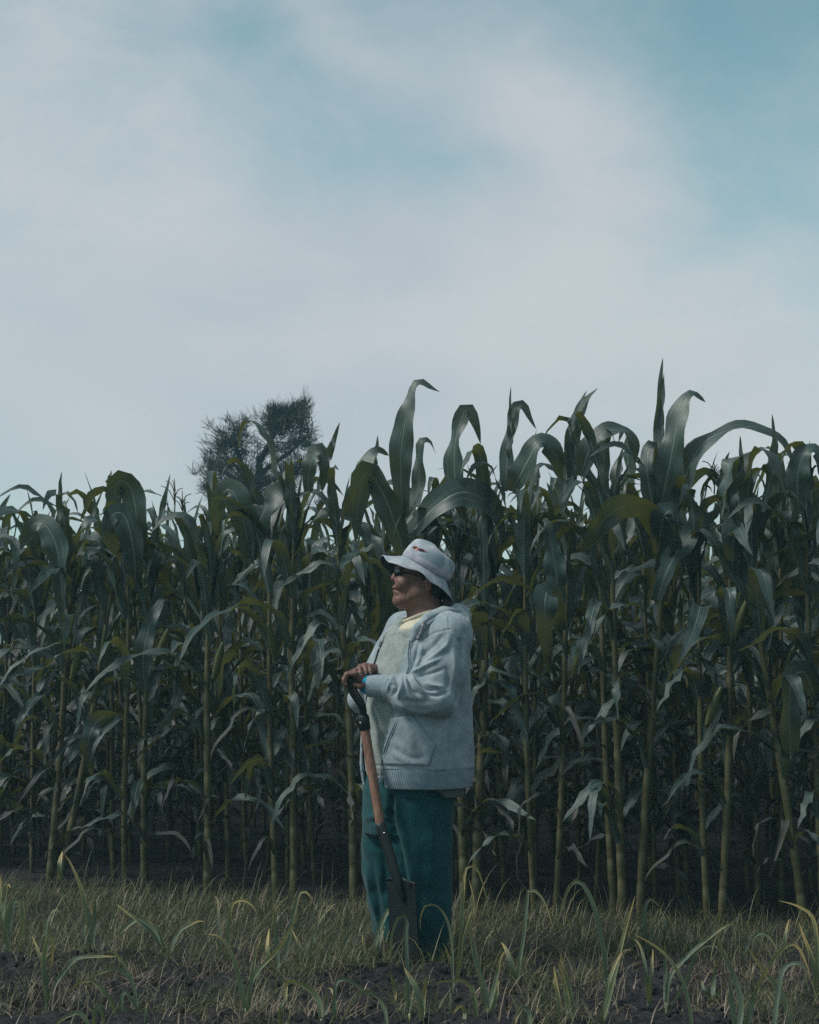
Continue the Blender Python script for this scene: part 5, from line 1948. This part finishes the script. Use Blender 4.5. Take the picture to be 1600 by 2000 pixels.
def build_clothes():
    # sweater
    g = Grid(P(680, 1560, 0) - (0, .32, 0), P(905, 1190, 0) + (0, .30, 0), .0048)
    g.add(trunk_sdf(SWEAT_ROWS, 2.25), 0)
    g.cut(ball(P(806, 1188, -.07), .098), .012)
    V, Q = g.mesh(2)
    V = fold_noise(V, Q, .004, 8.0, (1, 1, .6), 6)
    V = sculpt(V, Q, [([(712, 1500), (728, 1497), (745, 1494)], 2, -.004, 1), ([(778, 1238), (800, 1247)], 2.0, -.003)] +
               [([(716 + 4.5 * k, 1503), (716 + 4.5 * k, 1516)], 1.0, -.004, 1) for k in range(8)] +
               [([(770 + 5 * k, 1236 + 1.0 * k + 2 * (k % 2)), (768 + 5 * k, 1242 + 1.0 * k)], 1.0, -.004, 1) for k in range(7)])
    man_part('sweater', V, Q, M_KNIT)
    # dark knit tail that hangs below the jacket at the back
    g = Grid(P(830, 1575, 0) - (0, .30, 0), P(905, 1520, 0) + (0, .30, 0), .0048)
    g.add(trunk_sdf([(1520, 815, 0, .185, .215), (1552, 816, 0, .182, .21)], 2.3), 0)
    g.cut(ell(P(800, 1560, 0), (.15, .5, .08)), .01)
    V, Q = g.mesh(2)
    man_part('sweater_tail', V, Q, M_DARKKNIT)
    # tee shirt
    g = Grid(P(770, 1250, 0) - (0, .26, 0), P(880, 1175, 0) + (0, .26, 0), .004)
    g.add(cone(P(838, 1228, 0), P(834, 1206, 0), .125, .088), .01)
    g.add(ell(P(826, 1230, -.045), (.10, .105, .04)), .02)
    n_ax = np.array((-.35, .0, .94))
    n_ax /= np.linalg.norm(n_ax)
    c0 = P(822, 1201, 0)

    def above(X, Y, Z):
        return -((X - c0[0]) * n_ax[0] + (Y - c0[1]) * n_ax[1] + (Z - c0[2]) * n_ax[2])
    g.cut((above, g_lo(g), g_hi(g)), .004)
    V, Q = g.mesh(1)
    TEE = man_part('tee_shirt', V, Q, M_TEE)
    ang = np.linspace(0, 2 * np.pi, 49)
    e1 = np.cross(n_ax, (0, 1, 0))
    e1 /= np.linalg.norm(e1)
    e2 = np.cross(n_ax, e1)
    cc = P(822, 1201, 0)
    pts = cc + .0755 * np.cos(ang)[:, None] * e1 + .080 * np.sin(ang)[:, None] * e2
    V, Q, T = tube_mesh(pts, .0062, 8, False)
    man_part('collar', V, Q, M_TEE, TEE)
    # dark inner collar at the nape
    g = Grid(P(830, 1230, 0) - (0, .2, 0), P(900, 1165, 0) + (0, .2, 0), .0046)
    g.add(cone(P(848, 1218, .0), P(858, 1187, .0), .105, .070), .01)
    g.cut(cone(P(840, 1225, .0), P(846, 1165, .0), .086, .070), .004)
    g.cut(ell(P(806, 1190, 0), (.125, .3, .11)), .006)
    V, Q = g.mesh(1)
    V = fold_noise(V, Q, .003, 20, (1, 1, 1), 2)
    man_part('inner_collar', V, Q, M_DARKC)
    # trousers
    h = .0052
    g = Grid(P(690, 1545, 0) - (0, .32, 0) - (0, 0, .80), P(905, 1500, 0) + (0, .30, 0), h)
    waist = [(1505, 808, 0, .175, .20), (1545, 800, 0, .178, .205), (1590, 796, 0, .176, .205), (1625, 795, 0, .165, .20)]
    g.add(trunk_sdf(waist, 2.2), .0)
    near = [(1590, 815, -.075, .125), (1650, 821, -.095, .122), (1700, 824, -.105, .117), (1760, 826, -.112, .112), (1800, 826, -.115, .108), (1880, 825, -.118, .103)]
    far = [(1590, 775, .085, .128), (1650, 766, .10, .125), (1700, 764, .105, .117), (1760, 770, .11, .104), (1800, 777, .112, .098), (1875, 780, .115, .100)]
    for leg in (near, far):
        for a, b in zip(leg[:-1], leg[1:]):
            g.add(cone(P(a[0 + 1], a[0], a[2]), P(b[1], b[0], b[2]), a[3], b[3]), .03)
    zc = P(815, 1864, -.11)[2]
    g.cut((lambda X, Y, Z: Z - zc + 0 * X + 0 * Y, g_lo(g), np.array((9, 9, zc))), .004)
    V, Q = g.mesh(2)
    V = fold_noise(V, Q, .012, 8.0, (1, 1, .4), 12)
    V = fold_noise(V, Q, .004, 22.0, (1, 1, .6), 15)
    V = sculpt(V, Q, [
        ([(762, 1535), (765, 1570), (760, 1590)], 6, -.022), ([(745, 1640), (752, 1700), (750, 1760)], 6, -.006),
        ([(760, 1590), (772, 1640), (784, 1690), (790, 1740), (794, 1850)], 7, -.026, 1), ([(800, 1600), (812, 1660), (816, 1720)], 9, .006),
        ([(849, 1545), (850, 1556), (847, 1600), (842, 1700), (841, 1780), (843, 1845)], 1.6, .0025, 1),
        ([(852, 1556), (849, 1600), (844, 1700), (843, 1780), (845, 1845)], 1.2, -.0025, 1),
        ([(846, 1540), (850, 1556)], 1.5, .004, 1),
        ([(722, 1608), (745, 1604), (762, 1610)], 4, -.008), ([(712, 1600), (735, 1592)], 5, .006),
        ([(716, 1640), (735, 1655), (752, 1650)], 6, -.006),
        ([(860, 1560), (872, 1600), (878, 1650)], 5, -.006), ([(868, 1550), (880, 1590)], 4, .006),
        ([(716, 1700), (724, 1750), (735, 1790), (742, 1812)], 4, .008), ([(728, 1700), (738, 1760), (748, 1810)], 6, -.010),
        ([(800, 1700), (806, 1760), (802, 1820)], 8, .008), ([(820, 1660), (824, 1740), (822, 1830)], 8, -.006),
        ([(868, 1680), (876, 1740), (872, 1820)], 6, .006), ([(858, 1690), (862, 1760)], 6, -.006),
        ([(790, 1560), (815, 1566), (838, 1560)], 5, -.005)])
    man_part('trousers', V, Q, M_CORD)
    # boots
    for cx, dy in ((822, -.118), (777, .115)):
        c = np.array((P(cx, 1850, dy)[0], YM + dy, 0.0))
        zb = gz(c[0], c[1]) - .008
        g = Grid(c + (-.26, -.14, -.05), c + (.14, .10, .22), .006)
        g.add(cone(c + (.0, 0, zb + .20), c + (.005, 0, zb + .07), .050, .055), .02)
        g.add(ell(c + (-.07, -.02, zb + .052), (.135, .050, .052), rotz(.25)), .03)
        g.add(ell(c + (.02, 0, zb + .05), (.06, .048, .055)), .02)
        f0 = zb
        g.cut((lambda X, Y, Z: Z - f0 + 0 * X + 0 * Y, g_lo(g), np.array((9, 9, f0))), .003)
        V, Q = g.mesh(1)
        man_part('boot', V, Q, M_BOOT)


# ------------------------------------------------------------------ hat and sunglasses
def build_hat():
    tilt = R(30)
    O = H(831, 1111, 0)
    F = np.array((-math.cos(tilt), 0, math.sin(tilt)))
    U_ = np.array((math.sin(tilt), 0, math.cos(tilt)))
    c, s = math.cos(HY), math.sin(HY)
    rz = np.array([[c, -s, 0], [s, c, 0], [0, 0, 1]]).T
    rz = np.array([[math.cos(-HY * -1), -math.sin(HY), 0], [math.sin(HY), math.cos(HY), 0], [0, 0, 1]]) if False else np.array([[c, s * -1, 0], [s * -1 * -1, c, 0], [0, 0, 1]])
    F = np.array((F[0] * c, F[0] * s * -1 * -1 * 1, F[2]))
    F = F / np.linalg.norm(F)
    S_ = np.array((-s, c, 0)) * -1.0          # towards the viewer (near side)
    S_ = S_ - F * (S_ @ F)
    S_ /= np.linalg.norm(S_)
    U_ = np.cross(F, S_)
    if U_[2] < 0:
        U_ = -U_
    n = 96
    th = np.linspace(0, 2 * np.pi, n, endpoint=False)      # 0 = front, 90 = near side
    ct, sn = np.cos(th), np.sin(th)
    rf, rs = .109, .089
    # brim droop and reach round the head: front, near-front, near, near-back, back, far-back, far, far-front
    deg = np.radians([0, 35, 70, 95, 120, 150, 180, 215, 270, 310, 340, 360])
    drop = np.interp(th, deg, [.046, .046, .034, .027, .030, .050, .076, .070, .066, .092, .070, .046])
    reach = np.interp(th, deg, [.076, .060, .050, .052, .059, .066, .060, .054, .052, .058, .072, .080])
    wob = .0035 * np.sin(5 * th + .6) + .0022 * np.sin(9 * th)
    rows = []

    def ring(kr, up, drp=0.0, rch=0.0):
        a = (rf * kr + rch)
        b = (rs * kr + rch)
        return O + np.outer(a * ct, F) + np.outer(b * sn, S_) + np.outer(up - drp, U_)
    for t in (1.0, .97, .85, .7, .5, .3, .15, .05):
        rows.append(ring(1.0, wob * t ** 2 * 1.4, drop * t ** (1.0 - .15 * t), reach * t))
    nb = len(rows)
    prof = [(1.0, .002), (.998, .016), (.992, .031), (.975, .048), (.945, .064), (.905, .076), (.84, .0845), (.72, .091), (.52, .0965), (.3, .0990), (.12, .0995)]
    for kr, up in prof:
        dent = .004 * np.sin(2 * th + 1.0) * (up / .09) + .003 * np.sin(5 * th + up * 60) * min(1, up / .05)
        rows.append(ring(kr, up + .007 * ct * (up / .09), 0, dent * kr))
    V = np.vstack(rows)
    m = len(rows)
    k = np.arange(n)
    Q = np.vstack([np.stack((i * n + k, i * n + (k + 1) % n, (i + 1) * n + (k + 1) % n, (i + 1) * n + k), 1) for i in range(m - 1)])
    V = np.vstack((V, V[-n:].mean(0)))
    T = np.stack(((m - 1) * n + k, (m - 1) * n + (k + 1) % n, np.full(n, len(V) - 1)), 1)
        # cloth thickness: inner sheet
    inner = V - (V - (O + U_ * .04)) / np.linalg.norm(V - (O + U_ * .04), axis=1)[:, None] * .0022
    inner[:nb * n] = V[:nb * n] - U_ * .0026
    N0 = len(V)
    rim = np.stack((k, N0 + k, N0 + (k + 1) % n, (k + 1) % n), 1)
    Vall = np.vstack((V, inner))
    Qall = np.vstack((Q, Q[:, ::-1] + N0, rim))
    Tall = np.vstack((T, T[:, ::-1] + N0))
    px_ = to_px(Vall)
    bump_ = (fbm(Vall * 38.0, 3) - .5) * .0045
    Vall = Vall + (Vall - O) / np.linalg.norm(Vall - O, axis=1)[:, None] * bump_[:, None]
    HAT = man_part('hat', Vall, Qall, M_HAT, None, Tall)
    me = HAT.data
    me.materials.append(M_HAT_INSIDE)
    if len(me.polygons) == len(Qall) + len(Tall):
        mi = np.zeros(len(me.polygons), np.int32)
        mi[len(Q):2 * len(Q)] = 1
        me.polygons.foreach_set('material_index', mi)
    # band
    rows = [ring(1.0, .0015, 0, .0012), ring(1.0, .003, 0, .0042), ring(.998, .015, 0, .0042), ring(.992, .029, 0, .0040), ring(.992, .031, 0, .0010)]
    Vb = np.vstack(rows)
    Qb = np.vstack([np.stack((i * n + k, i * n + (k + 1) % n, (i + 1) * n + (k + 1) % n, (i + 1) * n + k), 1) for i in range(4)])
    man_part('hat_band', Vb, Qb, M_BAND, HAT)
    # stitching rows on the brim
    mb = MB()
    for t in (.18, .34, .5, .66, .82, .95):
        r = ring(1.0, wob * t ** 2 * 1.4 + .0006, drop * t ** (1.0 - .15 * t), reach * t)
        mb.tube(np.vstack((r, r[:1])), .0007, 4, False)
    st = mb.mesh('brim_stitching')
    st.transform(Matrix.Translation(-MAN.location))
    obj('brim_stitching', st, M_BAND, HAT)
    bv = BVHTree.FromPolygons([tuple(v) for v in V], [tuple(q) for q in Q])

    def on(px, py, lift):
        o = Vector((0, 0, CAM_H))
        d = (Vector(P(px, py)) - o).normalized()
        loc, _, _, _ = bv.ray_cast(o, d)
        return (np.array(loc) if loc is not None else P(px, py, -.09)) - np.array(d) * lift

    # embroidered mark on the crown: two dark shapes with a pink edge and an orange dash between
    emb = MB()

    def patch(poly, lift, mat, name):
        c = np.mean(poly, 0)
        fine = catmull(np.array(list(poly) + [poly[0]], float), 21)[:-1]
        ringv = [np.array([on(*(c + (q - c) * f), lift) for q in fine]) for f in (1.0, .5)]
        Vp = np.vstack(ringv + [on(*c, lift)[None]])
        kk = np.arange(20)
        Qp = np.stack((kk, (kk + 1) % 20, 20 + (kk + 1) % 20, 20 + kk), 1)
        Tp = np.stack((20 + kk, 20 + (kk + 1) % 20, np.full(20, 40)), 1)
        man_part(name, Vp, Qp, mat, HAT, Tp)
    pink = plain('pink_thread', (.42, .16, .19), .8, .2)
    dark = plain('dark_thread', (.045, .03, .045), .8, .2)
    orange = plain('orange_thread', (.72, .33, .15), .8, .2)
    pa = np.array([(805, 1068), (810, 1066.6), (815, 1068), (814.5, 1071), (809, 1072), (806, 1070)], float)
    pb = np.array([(814.6, 1073.5), (818, 1070.8), (825, 1072), (832.5, 1077), (826, 1077.5), (819, 1076)], float)

    def swell(p, f):
        c = p.mean(0)
        return c + (p - c) * f
    patch(swell(pa, 1.18), .0016, pink, 'emblem')
    patch(swell(pa, .86), .0024, dark, 'emblem')
    patch(swell(pb, 1.14), .0016, pink, 'emblem')
    patch(swell(pb, .84), .0024, dark, 'emblem')
    patch(np.array([(810.5, 1072.6), (814, 1071.6), (815, 1073.2), (812, 1075)], float), .0020, orange, 'emblem')
    # eyelet near the back of the brim
    p = on(869, 1135.5, .0012)
    V, Q, T = tube_mesh(np.array([p, p + (0, -.001, 0)]), [.0022, .0022], 8)
    man_part('eyelet', V, Q, M_FRAME, HAT, T)


def build_glasses():
    root = None
    parts = []
    for s in (-1, 1):
        c = H(777.5, 1120.5, .031 * s)
        a = .60 * s
        ax1 = np.array((math.cos(HY) * math.sin(a) * s * .62, math.cos(a) * 1.0, 0))
        ax1 = np.array((.52 * 1.0, s * .85, -.05))
        ax1 /= np.linalg.norm(ax1)
        ax2 = np.array((-.16, 0, .98))
        ax2 -= ax1 * (ax1 @ ax2)
        ax2 /= np.linalg.norm(ax2)
        nn = np.cross(ax1, ax2)
        if nn[0] > 0:
            nn = -nn
        t = np.linspace(0, 2 * np.pi, 28, endpoint=False)
        rr = 1 / ((np.abs(np.cos(t)) ** 3 + np.abs(np.sin(t)) ** 3) ** (1 / 3))
        edge = c + np.outer(.0275 * rr * np.cos(t), ax1) + np.outer(.0195 * rr * np.sin(t), ax2)
        mid = c + np.outer(.0275 * .55 * rr * np.cos(t), ax1) + np.outer(.0195 * .55 * rr * np.sin(t), ax2) + nn * .004
        V = np.vstack((edge, mid, (c + nn * .0055)[None]))
        k = np.arange(28)
        Q = np.stack((k, (k + 1) % 28, 28 + (k + 1) % 28, 28 + k), 1)
        T = np.stack((28 + k, 28 + (k + 1) % 28, np.full(28, 56)), 1)
        parts.append(('lens', V, Q, T, M_LENS))
        V, Q, T = tube_mesh(np.vstack((edge, edge[:1])), .0024, 6, False)
        parts.append(('rim', V, Q, T, M_FRAME))
        out = c + ax1 * .030 + ax2 * .006
        V, Q, T = tube_mesh(catmull([out, H(797, 1120, .070 * s), H(822, 1127, .0785 * s), H(838, 1131, .080 * s), H(845, 1139, .079 * s)], 14), .0028, 6)
        parts.append(('temple', V, Q, T, M_FRAME))
    V, Q, T = tube_mesh(catmull([H(775, 1117, -.012), H(771, 1115, 0), H(775, 1117, .012)], 8), .003, 6)
    parts.append(('bridge', V, Q, T, M_FRAME))
    g = man_part('sunglasses', V, Q, M_FRAME, None, T)
    for nme, V, Q, T, m in parts[:-1]:
        man_part(nme, V, Q, m, g, T if T is not None and len(T) else None)


build_body()
build_hoodie()
build_clothes()
build_hat()
build_glasses()


# ================================================================== shovel
def build_shovel():
    tipz = 0.0
    root_p = P(794, 1895, -.315)
    root = empty('shovel', (root_p[0], root_p[1], gz(root_p[0], root_p[1])), label='long wooden spade with black D handle, its blade dug into the soil', category='shovel')
    blk = plain('black_steel', (.016, .018, .020), .45, .45, .3, nscale=60, vary=.4, bump=.2)
    steel = plain('worn_steel', (.007, .010, .012), .5, .4, .3, nscale=18, vary=.8, bump=.5)
    wood, t, out = material('ash_wood')
    tc = t.new('ShaderNodeTexCoord')
    o = t.mapping(tc.outputs['Object'], rot=(0, R(-13), 0), scale=(60, 60, 2.5))
    n = t.noise(o, 2.0, 6, .65)
    n2 = t.noise(tc.outputs['Object'], 14, 4, .6)
    c = t.mix(t.ramp(n, .35, .7), (.14, .070, .045), (.30, .165, .115))
    c = t.mix(t.math('MULTIPLY', t.ramp(n2, .55, .75), .5), c, (.09, .05, .035))
    principled(t, out, c, .6, .3, bump=(n, .002, .6))
    rivet = plain('bright_rivet', (.55, .56, .58), .3, .5, .9)

    def part(name, V, Q, T, mat, parent=None, smooth=True):
        me = mesh_np(name, np.asarray(V) - np.array(root.location), Q, T, None, smooth)
        return obj(name, me, mat, parent or root)
    w = np.array((.12, .99, 0))
    w /= np.linalg.norm(w)
    a0 = SOCK
    top = P(713, 1425, -.177)
    mid = P(743, 1609, -.255)
    low = P(771, 1702, -.290)
    # shaft
    pts = catmull([top + (0, 0, .03), top, P(728, 1515, -.216), mid, mid + (mid - top) * .05], 16)
    part('shaft', *tube_mesh(pts, np.interp(np.linspace(0, 1, 16), [0, .5, 1], [.0195, .0190, .0185]), 16), wood)
    # upper socket with its rivet, the two yoke arms, the grip
    ax = (top - a0) / np.linalg.norm(top - a0)
    s = part('socket', *tube_mesh(np.array([a0 - ax * .008, a0, a0 + ax * .01, top, top + ax * .003]), [.010, .0215, .0235, .0235, .0205], 16), blk)
    rv = P(704.5, 1412, -.203)
    part('rivet', *tube_mesh(np.array([rv, rv + (0, -.004, .0)]), [.005, .0035], 8), rivet, s)
    gw = .060
    for sg in (-1, 1):
        gs = gw * (.72 if sg < 0 else 1.0)
        e = GRIP + w * gs * sg + ax * .004
        m1 = GRIP + w * gs * sg * .86 + ax * .045
        m2 = a0 + w * .026 * sg - ax * .035
        end = a0 + w * .010 * sg + ax * .02
        c = catmull([e - ax * .006, e + ax * .006, m1, m2, end], 18)
        # flat strap arm
        V = []
        tan = np.gradient(c, axis=0)
        tan /= np.linalg.norm(tan, axis=1)[:, None]
        for i, p in enumerate(c):
            sd = np.cross(tan[i], w)
            sd /= np.linalg.norm(sd)
            k = np.cross(sd, tan[i])
            wd, th = .0115, .0040
            V += [p + sd * wd + k * th, p + sd * wd * .8 + k * th * 1.6, p - sd * wd * .8 + k * th * 1.6, p - sd * wd + k * th, p - sd * wd - k * th, p + sd * wd - k * th]
        V = np.array(V)
        kk = np.arange(6)
        Q = np.vstack([np.stack((i * 6 + kk, i * 6 + (kk + 1) % 6, (i + 1) * 6 + (kk + 1) % 6, (i + 1) * 6 + kk), 1) for i in range(17)])
        T = [(0, 2, 1), (0, 3, 2), (0, 4, 3), (0, 5, 4)]
        part('yoke_arm', V, Q, T, blk)
    part('grip', *tube_mesh(np.array([GRIP - w * .056, GRIP - w * .054, GRIP, GRIP + w * .066, GRIP + w * .068]), [.006, .0115, .0135, .0125, .006], 14), blk)
    # lower socket running into the blade
    ax2 = (low - mid) / np.linalg.norm(low - mid)
    pts = catmull([mid - ax2 * .004, mid, P(757, 1655, -.272), low, low + ax2 * .05, low + ax2 * .12], 22)
    q = np.linspace(0, 1, 22)
    ls = part('lower_socket', *tube_mesh(pts, np.interp(q, [0, .02, .3, .62, .8, 1], [.016, .0225, .0215, .0205, .017, .006]), 16), blk)
    rv = P(751, 1627, -.288)
    part('rivet', *tube_mesh(np.array([rv, rv + (0, -.004, 0)]), [.0052, .0035], 8), rivet, ls)
    # blade: dished plate with rolled treads
    bw = np.array((.62, -.78, 0.0))
    bw /= np.linalg.norm(bw)
    ctop = P(784, 1722, -.300)
    cbot = P(795, 1915, -.318)
    dn = (cbot - ctop) / np.linalg.norm(cbot - ctop)
    bn = np.cross(dn, bw)
    if bn[1] > 0:
        bn = -bn
    n, m = 26, 15
    V = np.zeros((n, m, 3))
    for i in range(n):
        t_ = i / (n - 1)
        hw = .088 * (1 if t_ < .75 else 1 - .25 * ((t_ - .75) / .25) ** 2)
        for j in range(m):
            u_ = -1 + 2 * j / (m - 1)
            dish = -.018 * (1 - u_ * u_) * (1 - .5 * t_)
            neck = .014 * math.exp(-(u_ / .22) ** 2) * math.exp(-(t_ / .30) ** 2)
            y0 = -.018 * math.exp(-(u_ / .3) ** 2) * (1 - t_)
            V[i, j] = ctop + dn * (np.linalg.norm(cbot - ctop) * t_ + y0) + bw * hw * u_ + bn * (dish + neck + .004)
    Vf = V.reshape(-1, 3)
    Vb = Vf - bn * .0030
    i, j = np.meshgrid(np.arange(n - 1), np.arange(m - 1), indexing='ij')
    a = (i * m + j).ravel()
    Qf = np.stack((a, a + 1, a + m + 1, a + m), 1)
    N0 = n * m
    edge = list(range(m)) + [r * m + m - 1 for r in range(1, n)] + [(n - 1) * m + c for c in range(m - 2, -1, -1)] + [r * m for r in range(n - 2, 0, -1)]
    E = np.array(edge)
    E2 = np.roll(E, -1)
    Q = np.vstack((Qf, Qf[:, ::-1] + N0, np.stack((E2, E, E + N0, E2 + N0), 1)))
    bl = part('blade', np.vstack((Vf, Vb)), Q, None, steel)
    # rolled foot treads at the top edge
    for sg in (-1, 1):
        p0 = ctop + bw * .026 * sg + bn * .004 - dn * .004
        p1 = ctop + bw * .088 * sg + bn * .002 - dn * .001
        V, Q, T = tube_mesh(catmull([p0, (p0 + p1) / 2 - dn * .003, p1, p1 + bw * .004 * sg + dn * .004], 8), [.004, .0055, .006, .0035] if False else .005, 8)
        part('tread', V, Q, T, steel, bl)


build_shovel()
